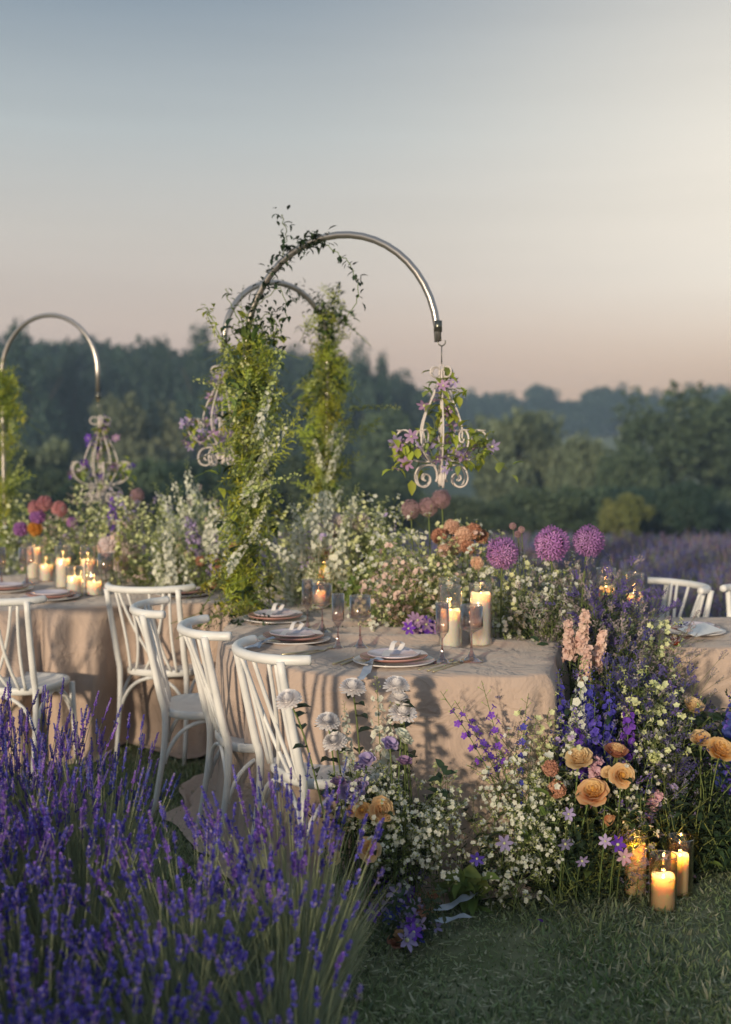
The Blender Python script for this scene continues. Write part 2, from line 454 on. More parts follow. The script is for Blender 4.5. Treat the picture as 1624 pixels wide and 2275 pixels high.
def blades(name, P, H, W, mats, lean=.5, mi=None, dirs=None):
    """thin bent grass blades: P (n,3) roots, H heights, W widths; one object"""
    n = len(P)
    a = rg.uniform(0, 2 * PI, n)
    side = np.stack([np.cos(a), np.sin(a), np.zeros(n)], 1)
    b = rg.uniform(0, 2 * PI, n)
    ln = rg.uniform(.1, 1, n) * lean
    if dirs is None:
        lv = np.stack([np.cos(b) * ln, np.sin(b) * ln, np.ones(n)], 1)
    else:
        lv = dirs + np.stack([np.cos(b) * ln, np.sin(b) * ln, np.zeros(n)], 1)
    lv /= np.linalg.norm(lv, axis=1)[:, None]
    mid = P + lv * (H * .55)[:, None]
    drp = np.stack([lv[:, 0], lv[:, 1], np.zeros(n)], 1) * (H * .25)[:, None]
    tip = P + lv * H[:, None] + drp
    w = side * (W * .5)[:, None]
    V = np.stack([P - w, P + w, mid + w * .8, mid - w * .8, tip], 1).reshape(-1, 3)
    base = np.arange(n)[:, None] * 5
    T = np.concatenate([base + np.array([[0, 1, 2]]), base + np.array([[0, 2, 3]]), base + np.array([[3, 2, 4]])], 1).reshape(-1, 3)
    MI = np.repeat(mi if mi is not None else np.zeros(n, int), 3)
    o = bpy.data.objects.new(name, mesh_from_tris(name, V, T, MI, mats)); col.objects.link(o)
    return tag(o, kind='stuff')

# mown lawn with clippings
M['grass'] = mat('lawn_green', (.14, .23, .09), (.33, .39, .21), trans=.25, scale=2.2, rough=.6)
M['grassdry'] = mat('lawn_straw', (.36, .38, .26), (.46, .46, .32), trans=.2, scale=2)
M['clover'] = mat('lawn_dark_leaf', (.10, .15, .09), (.16, .21, .12), trans=.2, scale=3)
def lawn(n, x0, x1, y0, y1, h, w, name, power=1.0):
    y = y0 + (y1 - y0) * rg.random(n) ** power
    x = rg.uniform(x0, x1, n) * (y / y1) ** .7 if x0 < 0 else rg.uniform(x0, x1, n)
    patch = np.array([noise.noise((a * 1.7, b * 1.7, 4)) for a, b in zip(x, y)])
    P = np.stack([x, y, np.full(n, -.012)], 1)
    mi = np.where(rg.random(n) < .16 + .25 * np.clip(patch, 0, 1), 1, np.where(rg.random(n) < .25, 2, 0))
    H = h * rg.uniform(.4, 1.5, n) * np.clip(1 + 1.1 * patch, .3, 2)
    return blades(name, P, H, np.full(n, w), [M['grass'], M['grassdry'], M['clover']], lean=1.3, mi=mi)
lawn(135000, -2.2, 4.2, 2.0, 7.5, .028, .0058, 'grass', .75)
lawn(40000, -1.6, 3.6, 2.2, 6.5, .034, .010, 'grass', .8)

# pale clippings lying on the mown grass
M['clip'] = mat('dried_clippings', (.24, .29, .18), (.32, .35, .24), trans=.2, scale=2)
n = 26000
y_ = 2.1 + 4.2 * rg.random(n) ** .8; x_ = rg.uniform(-.5, 3.2, n) * (y_ / 6.3) ** .7
cl_ = np.array([noise.noise((a * 2.6, b * 2.6, 8)) for a, b in zip(x_, y_)]); keep_ = cl_ + rg.uniform(-.3, .3, n) > -.12
x_, y_ = x_[keep_], y_[keep_]; n = len(x_)
an = rg.uniform(0, 2 * PI, n)
blades('grass_clippings', np.stack([x_, y_, rg.uniform(.004, .020, n)], 1), rg.uniform(.010, .030, n), rg.uniform(.005, .010, n), [M['clip'], M['grass'], M['grassdry']], lean=.1, mi=rg.integers(0, 3, n), dirs=np.stack([np.cos(an), np.sin(an), rg.uniform(-.05, .35, n)], 1))
# ------------------------------------------------------------------ trees on the slope beyond the field
M['bark'] = mat('bark', (.04, .033, .026), (.07, .06, .045), rough=.9, scale=6)
M['crown1'] = mat('crown_green', (.062, .10, .06), (.095, .14, .08), trans=.2, scale=.5, rnd=.2)
M['crown2'] = mat('crown_olive', (.11, .145, .09), (.165, .195, .12), trans=.2, scale=.5, rnd=.2)
M['crown3'] = mat('crown_deep', (.026, .062, .048), (.045, .085, .058), trans=.2, scale=.5, rnd=.2)
M['crown4'] = mat('crown_yellow_olive', (.14, .17, .05), (.21, .23, .08), trans=.25, scale=.6)
def crown_mesh(name, m, seed, nclus=34, per=190, size=.05, shape=(1, 1, .62), base=-.45):
    """unit crown: leaf clumps spread through an uneven volume, radius about 1, open at the rim"""
    r = np.random.default_rng(seed)
    c = r.normal(size=(nclus, 3)); c /= np.linalg.norm(c, axis=1)[:, None]
    c *= (r.uniform(.35, .86, nclus))[:, None]
    c[:, 2] = np.where(c[:, 2] < base, base * r.random(nclus), c[:, 2])
    rad = r.uniform(.16, .34, nclus)
    P = np.concatenate([ci + (lambda d: d / np.linalg.norm(d, axis=1)[:, None] * (ra * r.random(per) ** .45)[:, None])(r.normal(size=(per, 3))) for ci, ra in zip(c, rad)])
    P *= np.array(shape)
    n = len(P)
    a = r.normal(size=(n, 3)); a /= np.linalg.norm(a, axis=1)[:, None]
    b = np.cross(a, r.normal(size=(n, 3))); b /= np.linalg.norm(b, axis=1)[:, None]
    s = (size * r.uniform(.5, 1.35, n))[:, None]
    V = np.stack([P - a * s, P + b * s * .6, P + a * s, P - b * s * .6], 1).reshape(-1, 3)
    o = np.arange(n)[:, None] * 4
    T = np.concatenate([o + np.array([[0, 1, 2]]), o + np.array([[0, 2, 3]])], 1).reshape(-1, 3)
    return mesh_from_tris(name, V, T, np.zeros(len(T), int), [m])
CR = {}
for key, m in (('a', 'crown1'), ('b', 'crown2'), ('c', 'crown3')):
    CR[key] = [crown_mesh('crown', M[m], 20 + i + 10 * ord(key), shape=sh, nclus=ncl) for i, (sh, ncl) in enumerate([((1, 1, .75), 40), ((1, 1, 1.0), 46), ((1, 1, 1.35), 42)])]
CR['d'] = [crown_mesh('crown', M['crown4'], 99, shape=(1, 1, .8), nclus=40, size=.05, base=-.9)]
def trunk_mesh(seed):
    r = random.Random(seed); mb = MB()
    pts = [Vector((0, 0, 0)), Vector((r.uniform(-.03, .03), r.uniform(-.03, .03), .45)), Vector((r.uniform(-.08, .08), r.uniform(-.08, .08), .85))]
    mb.tube(pts, [.05, .035, .012], 7)
    for k in range(6):
        a = k * 2.4 + r.random(); z = r.uniform(.3, .65)
        p = Vector((0, 0, z)); d = Vector((math.cos(a), math.sin(a), .8)) * .3
        mb.tube([p, p + d * .5, p + d + Vector((0, 0, .05))], [.018, .012, .004], 5)
    return mb.mesh('trunk', M['bark'])
TR = [trunk_mesh(3), trunk_mesh(8)]
def tree(u, vtop, Y, wpx, key, var, label, group=None, name='tree'):
    top = at_y(u, vtop, Y); gz = ground_z(top.x, Y)
    rr = wpx / 2 / F * Y
    h = top.z - gz
    t = empty(name, (top.x, Y, gz), R.uniform(0, 6.28))
    tag(t, label, 'bush' if name == 'bush' else 'tree', group)
    trk = put('trunk', R.choice(TR), t); trk.scale = (h * .55, h * .55, h * .9)
    me = CR[key][var]
    ch = h * .82
    sz = {0: .75, 1: 1.0, 2: 1.35}[var] if key != 'd' else .8
    c = put('crown', me, t)
    # crown fills from about a fifth of the height to the top
    k = ch / 2 / (sz * .88)
    c.scale = (rr, rr, k); c.location = (0, 0, h - ch * .5)
    return t
WOOD = 'trees of the wood on the slope beyond the field'
big = [
    (60, 742, 118, 190, 'c', 2, 'tall dark tree standing under the smallest steel arch'),
    (150, 762, 125, 130, 'c', 1, 'dark tree just beside the curve of the smallest steel arch'),
    (250, 786, 130, 170, 'c', 1, 'dark rounded tree between the small arch and the pale round crown'),
    (350, 768, 132, 150, 'c', 2, 'dark tree showing above the pale round crown'),
    (450, 738, 130, 170, 'c', 2, 'tallest dark tree beside the middle hanging chandelier'),
    (300, 872, 84, 270, 'b', 0, 'pale grey green tree with wide round crown in front of dark wood'),
    (95, 968, 70, 200, 'b', 0, 'pale olive tree low beside the leafy post of the small arch'),
    (800, 764, 130, 150, 'c', 1, 'dark tree standing between the second leafy post and the steel crook'),
    (845, 800, 134, 80, 'c', 2, 'slim dark tree next to the gap under the steel crook'),
    (700, 800, 128, 190, 'c', 1, 'dark tree behind the second leafy post'),
    (580, 780, 128, 170, 'c', 1, 'dark tree behind the tall leafy post'),
    (860, 905, 86, 250, 'a', 0, 'mid green tree behind the empty space by the flowered chandelier'),
    (1150, 905, 80, 290, 'b', 0, 'broad grey green tree with domed crown beyond the big purple alliums'),
    (1290, 975, 74, 170, 'b', 1, 'smaller grey green tree between the domed tree and the tallest tree'),
    (1510, 842, 72, 330, 'a', 2, 'largest broad tree rising above the lavender field'),
    (1650, 880, 76, 210, 'a', 1, 'green tree cut by the photo edge beyond the field'),
    (1400, 985, 66, 180, 'a', 0, 'green tree at the foot of the largest tree'),
    (1388, 1097, 50, 136, 'd', 0, 'small yellow olive bush at the far edge of the lavender'),
    (1530, 1065, 52, 150, 'c', 0, 'dark round bush beside the yellow olive bush'),
]
for a in big:
    tree(*a, name='bush' if 'bush' in a[6] else 'tree')
for i in range(34):
    u = -60 + i * 1800 / 34 + R.uniform(-20, 20)
    tree(u, R.uniform(1000, 1060) if u < 850 else R.uniform(1075, 1125), R.uniform(50, 60), R.uniform(190, 260), R.choice('acca'), R.choice([0, 1]), 'dark green tree low in the wood beyond the lavender field', WOOD)
for i in range(26):
    u = 620 + i * 44 + R.uniform(-15, 15)
    tree(u, R.uniform(846, 880) + (14 if u < 980 else 0) + (12 if 1260 < u < 1330 else 0), R.uniform(300, 335), R.uniform(70, 110), 'c', R.choice([0, 1, 1]), 'hazy blue tree on the far wooded ridge', 'trees on the far ridge')
for i in range(17):
    u = -80 + i * 62 + R.uniform(-18, 18)
    v = 765 + R.uniform(-14, 30) + (14 if 170 < u < 400 else 0)
    if u > 840: v += 70
    tree(u, v, R.uniform(150, 170), R.uniform(120, 180), 'c', R.choice([0, 1]), 'dark blue green tree along the top of the near ridge', 'trees on the near ridge')
fw = []
for i in range(60):
    Y = 315 + R.uniform(-10, 40); x = -60 + i * 3.6 + R.uniform(-2, 2)
    fw.append((R.choice([0, 1]), Matrix.Translation((x, Y, ground_z(x, Y) + 4)) @ Matrix.Scale(R.uniform(5, 7), 4)))
    Y = 150 + R.uniform(-5, 30); x = -80 + i * 1.5 + R.uniform(-2, 2)
    if x < 2: fw.append((R.choice([0, 1]), Matrix.Translation((x, Y, ground_z(x, Y) + 3.5)) @ Matrix.Scale(R.uniform(4, 6), 4)))
_wood = MB()
def _wood_variant(seed):
    r = random.Random(seed); mb = MB()
    for k in range(900):
        d = Vector((r.gauss(0, 1), r.gauss(0, 1), r.gauss(0, 1))).normalized() * r.random() ** .4
        d.z *= .9
        q = Vector((r.gauss(0, 1), r.gauss(0, 1), r.gauss(0, 1))).normalized()
        mb.dia(d, q, q.cross(Vector((.3, .5, .8))) , .2, .14)
    return mb
scatter_join('far_wood', [_wood_variant(1), _wood_variant(2)], [M['crown3']], fw)

# ------------------------------------------------------------------ haze
hz = MB(); hz.box((0, 0, 7.5), 840, 840, 33)
hm = bpy.data.materials.new('haze_air'); hm.use_nodes = True
t = hm.node_tree; t.nodes.clear()
o_ = N(t, 'ShaderNodeOutputMaterial'); pv = N(t, 'ShaderNodeVolumePrincipled')
pv.inputs['Color'].default_value = (.50, .70, .98, 1); pv.inputs['Density'].default_value = .0012; pv.inputs['Anisotropy'].default_value = 0
t.links.new(pv.outputs[0], o_.inputs['Volume'])
tag(hz.build('haze', hm, smooth=False), kind='stuff')

# ------------------------------------------------------------------ lavender
def lav_stem(h, bend):
    mb = MB()
    pts = [Vector((0, 0, 0)), Vector((bend * .3, 0, h * .5)), Vector((bend, bend * .2, h))]
    mb.tube(pts, [.0016, .0014, .0012], 3, cap=False)
    return mb, pts
def lav_spike(h, bend, r, nw=8, per=6, flat=False, mi=0):
    """flower head: whorls of flared florets, gappy below, tapering to the tip"""
    mb = MB()
    d0 = Vector((bend, bend * .2, h)); ax = (d0 - Vector((bend * .3, 0, h * .5))).normalized()
    L = r.uniform(.030, .044)
    mb.tube([d0 - ax * .026, d0 + ax * L * .95], .0016, 3, mi, False)
    for w in range(nw):
        t = w / (nw - 1)
        p = d0 + ax * L * (t - .1)
        if w == 0: p = d0 - ax * r.uniform(.012, .024)
        k = per if 0 < w < nw - 2 else per - 2
        M3 = frame(ax, w * .7).to_3x3()
        for j in range(k):
            if r.random() < .12: continue
            a = 2 * PI * j / k + r.uniform(-.35, .35)
            d = M3 @ Vector((math.cos(a), math.sin(a), r.uniform(.45, 1.1) + .7 * t))
            ll = r.uniform(.0085, .0135) * (1 - .35 * t)
            if flat: mb.dia(p, d, M3 @ Vector((-math.sin(a), math.cos(a), 0)), ll * 1.1, .0078, mi)
            else: mb.octa(p - d * .001, d, ll, .0046, mi if r.random() < .75 else mi + 1)
    return mb
def lav_far(x):    # how deep the bed reaches at a given x
    return 4.25 - .75 * sstep(-1.15, -.55, x) + .12 * sstep(-.4, -.15, x)
stems = []    # (dist key, pos, dir, height)
clumps = []
def canopy(x, y):      # the bed rises away from us like a bank
    return lerp(.27, .63, sstep(1.8, 4.0, y)) * lerp(.84, 1.0, max(sstep(.0, -.35, x), sstep(2.9, 3.3, y))) + (.05 if x < -1 else 0)
y = 2.1
while y < 4.4:
    x = -2.3
    while x < .14:
        cx, cy = x + R.uniform(-.07, .07), y + R.uniform(-.07, .07)
        if cy < lav_far(cx) - .08 and abs(cx) < .45 * cy + .55 and cx < (-.06 if cy > 3.0 else .0): clumps.append((cx, cy))
        x += .30
    y += .27
for (cx, cy) in clumps:
    edge = sstep(-.05, -.75, cx)
    n = int(lerp(24, 100, edge))
    if cy > 3.1 and cx > -.6: n = max(n, 72)
    if cy < 2.6: n = int(n * .8)
    for k in range(n):
        a = R.uniform(0, 2 * PI); q = R.random() ** .6
        d = Vector((math.cos(a) * q * .48 - .05, math.sin(a) * q * .48 - .22, 1)).normalized()
        h = R.uniform(.88, 1.1) * canopy(cx, cy)
        stems.append((Vector((cx + d.x * .12, cy + d.y * .12, 0)), d, h))
def vis_key(s):
    tip = s[0] + s[1] * s[2]
    inside = abs(tip.x) < .31 * tip.y + .02
    return (0 if inside else 1, tip.y if tip.y > 1.7 else 9)
rl = random.Random(4)
hs = [(.5, .03), (.5, -.02), (.5, .015), (.5, .05)]
lsm, lsk, full = [], [], []
for i, (h, b) in enumerate(hs):
    a, _ = lav_stem(h, b); lsm.append(a.mesh('lavender_stem', M['lavstem']))
    s_ = lav_spike(h, b, rl); lsk.append([s_.mesh('flower_spike', [M['lav'], M['lavgrey']]), s_.mesh('flower_spike', [M['lavshade'], M['lavgrey']])])
    for mi in (1, 2):
        f_, _ = lav_stem(h, b); q = lav_spike(h, b, rl, 7, 6, True, mi); f_.add(q.v, q.f, mi); f_.m[-len(q.f):] = [3 if R.random() < .2 else mi for _ in q.f]; full.append(f_)
stems.sort(key=vis_key)
LAVG = 'lavender stems in the bed beside the chairs'
def stem_matrix(s):
    return Matrix.Translation(s[0]) @ frame(s[1], R.uniform(0, 6.28)) @ Matrix.Diagonal((1, 1, s[2] / .5, 1))
ind = [s for s in stems if vis_key(s)[0] == 0]
# those that show largest: sharp far rim and the near ones alike
ind.sort(key=lambda s: min(abs((s[0] + s[1] * s[2]).y - 4.0), (s[0] + s[1] * s[2]).y - 1.2))
one = set(id(s) for s in ind[:300])
mts = []
for s in stems:
    bl = sstep(-1.0, .6, (s[0].y - 3.45) * -1.2 + R.uniform(-.7, .7)) * .92  # nearer stems take the bluer copy more often, as painted shade
    k = R.randrange(4)
    if id(s) in one:
        m4 = stem_matrix(s)
        o = put('lavender_stem', lsm[k]); o.matrix_world = m4
        tag(o, 'thin purple lavender stem in the bed beside the white chairs', 'lavender', LAVG)
        put('flower_spike', lsk[k][1 if R.random() < bl else 0], o)
    else:
        mts.append((k * 2 + (1 if R.random() < bl else 0), stem_matrix(s)))
lb = scatter_join('lavender_bed', full, [M['lavstem'], M['lav'], M['lavshade'], M['lavgrey']], mts)
P, H, D = [], [], []
for (cx, cy) in clumps:
    for k in range(1000):
        a = R.uniform(0, 2 * PI); q = R.random() ** .5
        P.append((cx + math.cos(a) * q * .13, cy + math.sin(a) * q * .13, 0))
        D.append((math.cos(a) * q * .4 - .03, math.sin(a) * q * .4 - .16, 1)); H.append(R.uniform(.3, .9) * (1 - .2 * q) * canopy(cx, cy)  )
blades('lavender_foliage', np.array(P), np.array(H), np.full(len(P), .0032), [M['lavleaf']], lean=.22, dirs=np.array(D))

# the far field
fl_v = []
for mi in (1, 2):
    m_ = MB(); m_.tube([(0, 0, 0), (.02, 0, .5)], .003, 3, 0, False)
    for w in range(4):
        for a in (0, 2.1, 4.2):
            m_.dia((.02, 0, .44 + w * .022), (math.cos(a + w), math.sin(a + w), .8), (-math.sin(a + w), math.cos(a + w), 0), .026, .018, mi)
    fl_v.append(m_)
mts = []
for i in range(21000):
    Y = 6.6 + 8.6 * R.random() ** .8
    x = lerp(-.62 * Y, .42 * Y, R.random())
    if x < Y * .08 and (Y < 9.2): continue
    if x < 3.4 - .12 * (Y - 6.6) and Y < 7.0: continue
    d = Vector((R.uniform(-.3, .3), R.uniform(-.3, .3), 1))
    pink = .35 + .35 * noise.noise((x * .6, Y * .6, 2))
    mts.append((1 if R.random() < pink * (1.2 if x > 1.5 else .6) else 0, Matrix.Translation((x, Y, -.02)) @ frame(d, R.uniform(0, 6)) @ Matrix.Scale(R.uniform(.75, 1.05), 4)))
scatter_join('lavender_field', fl_v, [M['lavstem'], M['farlav'], M['farpink']], mts)
n = 14000
yy = 6.5 + 9.6 * rg.random(n) ** .8
xx = yy * rg.uniform(-.62, .42, n)
keep = ~(((xx < yy * .08) & (yy < 9.2)) | ((xx < 3.4) & (yy < 7.0)))
xx, yy = xx[keep], yy[keep]; n = len(xx)
blades('lavender_field_foliage', np.stack([xx, yy, np.zeros(n)], 1), rg.uniform(.2, .45, n), np.full(n, .014), [M['lavleaf']], lean=.8)

# the bed goes on beside and behind the place the photograph was taken from
mts = []
for i in range(5200):
    x, y = R.uniform(-5.5, -.36), R.uniform(-3.6, 1.25)
    if y > .2 and abs(x) < .36 * y + .2: continue
    d = Vector((R.uniform(-.3, .3), R.uniform(-.3, .3), 1)).normalized()
    mts.append((R.randrange(len(full)), Matrix.Translation((x, y, 0)) @ frame(d, R.uniform(0, 6)) @ Matrix.Scale(R.uniform(1.15, 1.5), 4)))
scatter_join('lavender_bed', full, [M['lavstem'], M['lav'], M['lavshade'], M['lavgrey']], mts)
n = 22000
xx, yy = rg.uniform(-5.5, -.36, n), rg.uniform(-3.6, 1.25, n)
blades('lavender_foliage', np.stack([xx, yy, np.zeros(n)], 1), rg.uniform(.4, .72, n), np.full(n, .010), [M['lavleaf']], lean=.4)
# ------------------------------------------------------------------ linen tablecloths
def cloth_mat():
    m = mat('blush_linen', (.455, .352, .30), (.495, .392, .338), rough=.85, scale=1.4, spec=.15)
    t = m.node_tree
    b = [n for n in t.nodes if n.type == 'BSDF_PRINCIPLED'][0]
    tcn = [n for n in t.nodes if n.type == 'TEX_COORD'][0]
    n1 = N(t, 'ShaderNodeTexNoise'); n1.inputs['Scale'].default_value = 85; n1.inputs['Detail'].default_value = 3; n1.inputs['Distortion'].default_value = 1.2
    n2 = N(t, 'ShaderNodeTexNoise'); n2.inputs['Scale'].default_value = 9; n2.inputs['Detail'].default_value = 4; n2.inputs['Distortion'].default_value = .8
    t.links.new(tcn.outputs['Object'], n1.inputs['Vector']); t.links.new(tcn.outputs['Object'], n2.inputs['Vector'])
    ad = N(t, 'ShaderNodeMath', operation='MULTIPLY_ADD'); ad.inputs[1].default_value = .35
    n3 = N(t, 'ShaderNodeTexNoise'); n3.inputs['Scale'].default_value = 4.2; n3.inputs['Detail'].default_value = 3; n3.inputs['Distortion'].default_value = 2.2
    t.links.new(tcn.outputs['Object'], n3.inputs['Vector'])
    rg_ = N(t, 'ShaderNodeMath', operation='PINGPONG'); rg_.inputs[1].default_value = .5
    m3 = N(t, 'ShaderNodeMath', operation='MULTIPLY'); m3.inputs[1].default_value = 3.0; t.links.new(n3.outputs[0], m3.inputs[0]); t.links.new(m3.outputs[0], rg_.inputs[0])
    a2 = N(t, 'ShaderNodeMath', operation='MULTIPLY_ADD'); a2.inputs[1].default_value = 2.2; t.links.new(rg_.outputs[0], a2.inputs[0]); t.links.new(n2.outputs[0], a2.inputs[2])
    t.links.new(n1.outputs[0], ad.inputs[0]); t.links.new(a2.outputs[0], ad.inputs[2])
    bp = N(t, 'ShaderNodeBump'); bp.inputs['Strength'].default_value = .8; bp.inputs['Distance'].default_value = .005
    t.links.new(ad.outputs[0], bp.inputs['Height']); t.links.new(bp.outputs[0], b.inputs['Normal'])
    b.inputs['Sheen Weight'].default_value = .25; b.inputs['Sheen Roughness'].default_value = .5
    return m
M['linen'] = cloth_mat()
TZ = .76
def smooth_loop(pts, per=8):
    out = []
    n = len(pts)
    for i in range(n):
        p0, p1, p2, p3 = (Vector(pts[(i + k - 1) % n]) for k in range(4))
        for j in range(per):
            t = j / per
            out.append(.5 * ((2 * p1) + (p2 - p0) * t + (2 * p0 - 5 * p1 + 4 * p2 - p3) * t * t + (3 * p1 - p0 - 3 * p2 + p3) * t ** 3))
    return out
def resample(pts, step):
    out = []; n = len(pts); acc = 0
    for i in range(n):
        a, b = pts[i], pts[(i + 1) % n]; L = (b - a).length
        if L < 1e-6: continue
        while acc < L:
            out.append(a + (b - a) * (acc / L)); acc += step
        acc -= L
    return out
def top_z(x, y, folds):
    z = TZ + .004 * noise.noise((x * 5, y * 5, 1)) + .004 * max(0, .3 - abs(noise.noise((x * 4 + y * 3, y * 7 - x * 2, 5)))) / .3
    for (fx, fy, fr, fa, fang, fk) in folds:
        d2 = ((x - fx) / fr) ** 2 + ((y - fy) / (fr * .5)) ** 2
        if d2 < 4:
            s = (x * math.sin(fang) + y * math.cos(fang)) * fk + 1.3 * noise.noise((x * 3, y * 3, 9))
            z += fa * math.exp(-d2) * max(0, math.sin(s)) ** 1.5
    return z
def inside(p, poly):
    c = False; n = len(poly); j = n - 1
    for i in range(n):
        a, b = poly[i], poly[j]
        if (a.y > p[1]) != (b.y > p[1]) and p[0] < (b.x - a.x) * (p[1] - a.y) / (b.y - a.y) + a.x: c = not c
        j = i
    return c
def pleat(x, y):
    if y > 5.55 and x < -.55: return .21
    if y < 4.6 and x > .38: return .11 * sstep(.30, .6, x)
    if x > 1 and y > 4.6: return .035
    if x < -.45 and y < 5.5: return .05
    return 0
def tablecloth(label, ctrl, folds, fold_amp, seed, puddle=.12, step=.028, lift=None):
    poly = resample(smooth_loop([Vector((a, b, 0)) for a, b in ctrl]), step)
    n = len(poly)
    area = sum(poly[i].x * poly[(i + 1) % n].y - poly[(i + 1) % n].x * poly[i].y for i in range(n))
    sgn = 1 if area > 0 else -1
    nrm = []
    for i in range(n):
        t = (poly[(i + 2) % n] - poly[i - 2]).normalized()
        nrm.append(Vector((t.y, -t.x, 0)) * sgn)
    # top sheet
    x0, x1 = min(p.x for p in poly), max(p.x for p in poly); y0, y1 = min(p.y for p in poly), max(p.y for p in poly)
    pts = [Vector((p.x, p.y)) for p in poly]
    g_ = .03; yy = y0
    inner = [poly[i] - nrm[i] * .03 for i in range(n)]
    while yy < y1:
        xx = x0
        while xx < x1:
            q = (xx + R.uniform(-.006, .006), yy + R.uniform(-.006, .006))
            if inside(q, inner): pts.append(Vector(q))
            xx += g_
        yy += g_
    vs, es, fs, *_ = geometry.delaunay_2d_cdt(pts, [(i, (i + 1) % n) for i in range(n)], [], 1, 1e-5)
    mb = MB()
    def rim(x, y):
        return top_z(x, y, folds)
    mb.add([(p.x, p.y, rim(p.x, p.y)) for p in vs], [tuple(f) if sgn > 0 else tuple(f) for f in fs])
    # skirt
    rows = [0, .012, .03, .06, .1, .16, .23, .31, .4, .5, .6, .7, .79, .87, .93, .975, 1.0, 1.06, 1.13]
    sv = []
    cl = 0
    lens = [0]
    for i in range(n): lens.append(lens[-1] + (poly[(i + 1) % n] - poly[i]).length)
    tot = lens[-1]
    for ri, t in enumerate(rows):
        for i in range(n):
            p, q = poly[i], nrm[i]
            a = lens[i] / tot * 2 * PI
            k = fold_amp(p.x, p.y)
            # folds follow the length of the hem; sampled on a circle so that the seam closes
            def fn(fr, z): return noise.noise((math.cos(a) * tot * fr / 6.283 + seed, math.sin(a) * tot * fr / 6.283, z))
            ph = 1.2 * fn(1.0, 7 + t * .6)
            w = fn(2.4, t * .4) * 1.0 + (.35 - 1.6 * abs(fn(3.6, 3 + t * .45))) * .8 + fn(8.0, 5 + t) * .2
            fold = w * k * min(1, t / .12) ** 1.5 * (.35 + .65 * t)
            # pleats: narrow grooves running down from the table edge
            pk = pleat(p.x, p.y)
            if pk:
                ph_ = lens[i] * 7.2 + 2.2 * fn(2.0, 40)
                ph2 = lens[i] * 10.3 + 2.2 * fn(2.5, 60)
                fold += pk * min(1, t / .10) * (.5 + .7 * t) * (abs(math.sin(ph_)) ** .55 - .85 + .35 * (abs(math.sin(ph2)) ** .7 - .7))
            out = .018 * min(1, t / .06) + .05 * t ** 1.2 + fold
            if t <= 1.0:
                z = TZ * (1 - t)
                if t < .06: z = TZ - .018 * (1 - math.sqrt(max(0, 1 - (t / .06) ** 2))) - TZ * t * .6 if t < .03 else TZ * (1 - t)
                if t > .9: out += (t - .9) * puddle * 4
                z = max(z, .006)
                z += (.02 * abs(fn(5, 11)) if t > .93 else 0)
                if ri == 0: z = rim(p.x, p.y); out = 0
                x_, y_ = p.x + q.x * out, p.y + q.y * out
            else:
                out += puddle * .4 + (t - 1.0) * puddle * 6 * (.6 + fn(3, 21))
                z = .012 + .045 * abs(fn(4.5, 15)) * (1.15 - t) / .15 + .01 * abs(fn(9, 2))
                x_, y_ = p.x + q.x * out, p.y + q.y * out
            if lift:
                lf = lift(p.x, p.y)
                if lf: z = z * (1 - lf * t ** 2) + lf * t ** 2 * (.10 + .12 * t * abs(fn(3, 31)))
            sv.append((x_, y_, z))
    sf = []
    for r_ in range(len(rows) - 1):
        for i in range(n):
            a, b, c, d = r_ * n + i, r_ * n + (i + 1) % n, (r_ + 1) * n + (i + 1) % n, (r_ + 1) * n + i
            sf.append((a, d, c, b) if sgn > 0 else (a, b, c, d))
    mb.add(sv, sf)
    o = mb.build('tablecloth', M['linen'])
    # weld the top's rim to the skirt
    import bmesh
    bm = bmesh.new(); bm.from_mesh(o.data); bmesh.ops.remove_doubles(bm, verts=bm.verts, dist=.0004); bmesh.ops.recalc_face_normals(bm, faces=bm.faces)
    bm.to_mesh(o.data); bm.free(); o.data.polygons.foreach_set('use_smooth', [True] * len(o.data.polygons))
    return tag(o, label, 'tablecloth')
main_ctrl = [(.625, 4.18), (.45, 4.165), (.2, 4.16), (0, 4.165), (-.18, 4.21), (-.33, 4.34), (-.465, 4.51), (-.57, 4.78), (-.62, 5.08), (-.635, 5.38), (-.60, 5.66),
             (-.52, 5.86), (-.60, 6.03), (-.80, 6.09), (-1.1, 6.03), (-1.45, 5.95), (-1.7, 5.88), (-2.0, 5.68), (-2.5, 5.3), (-3.0, 5.0), (-3.5, 5.6), (-3.1, 6.6), (-2.4, 7.4), (-1.6, 7.75), (-.8, 7.55), (-.1, 7.0), (.3, 6.3),
             (.55, 5.75), (.85, 5.35), (.815, 4.93), (.68, 4.3)]
tablecloth('long blush linen cloth on the curved serpentine dining table', main_ctrl,
           [(.1, 5.0, .5, .035, .12, 26), (-.05, 5.35, .4, .03, -.1, 24), (-.3, 4.75, .25, .010, .3, 30), (.35, 4.75, .3, .014, .2, 26), (-.2, 6.2, .4, .022, .1, 24)],
           lambda x, y: ((.028 + .05 * sstep(.35, .62, x)) if x > -.1 and y < 4.6 else (.055 if y < 5.5 else .19)), 3, puddle=.14)
tablecloth('short blush linen cloth on the table behind the peach roses', [(1.24, 4.77), (1.5, 4.745), (1.9, 4.71), (2.4, 4.67), (2.6, 4.8), (2.6, 5.3), (2.4, 5.58), (1.8, 5.6), (1.36, 5.6), (1.24, 5.4), (1.22, 5.0)],
           [], lambda x, y: .045, 17, puddle=.08)

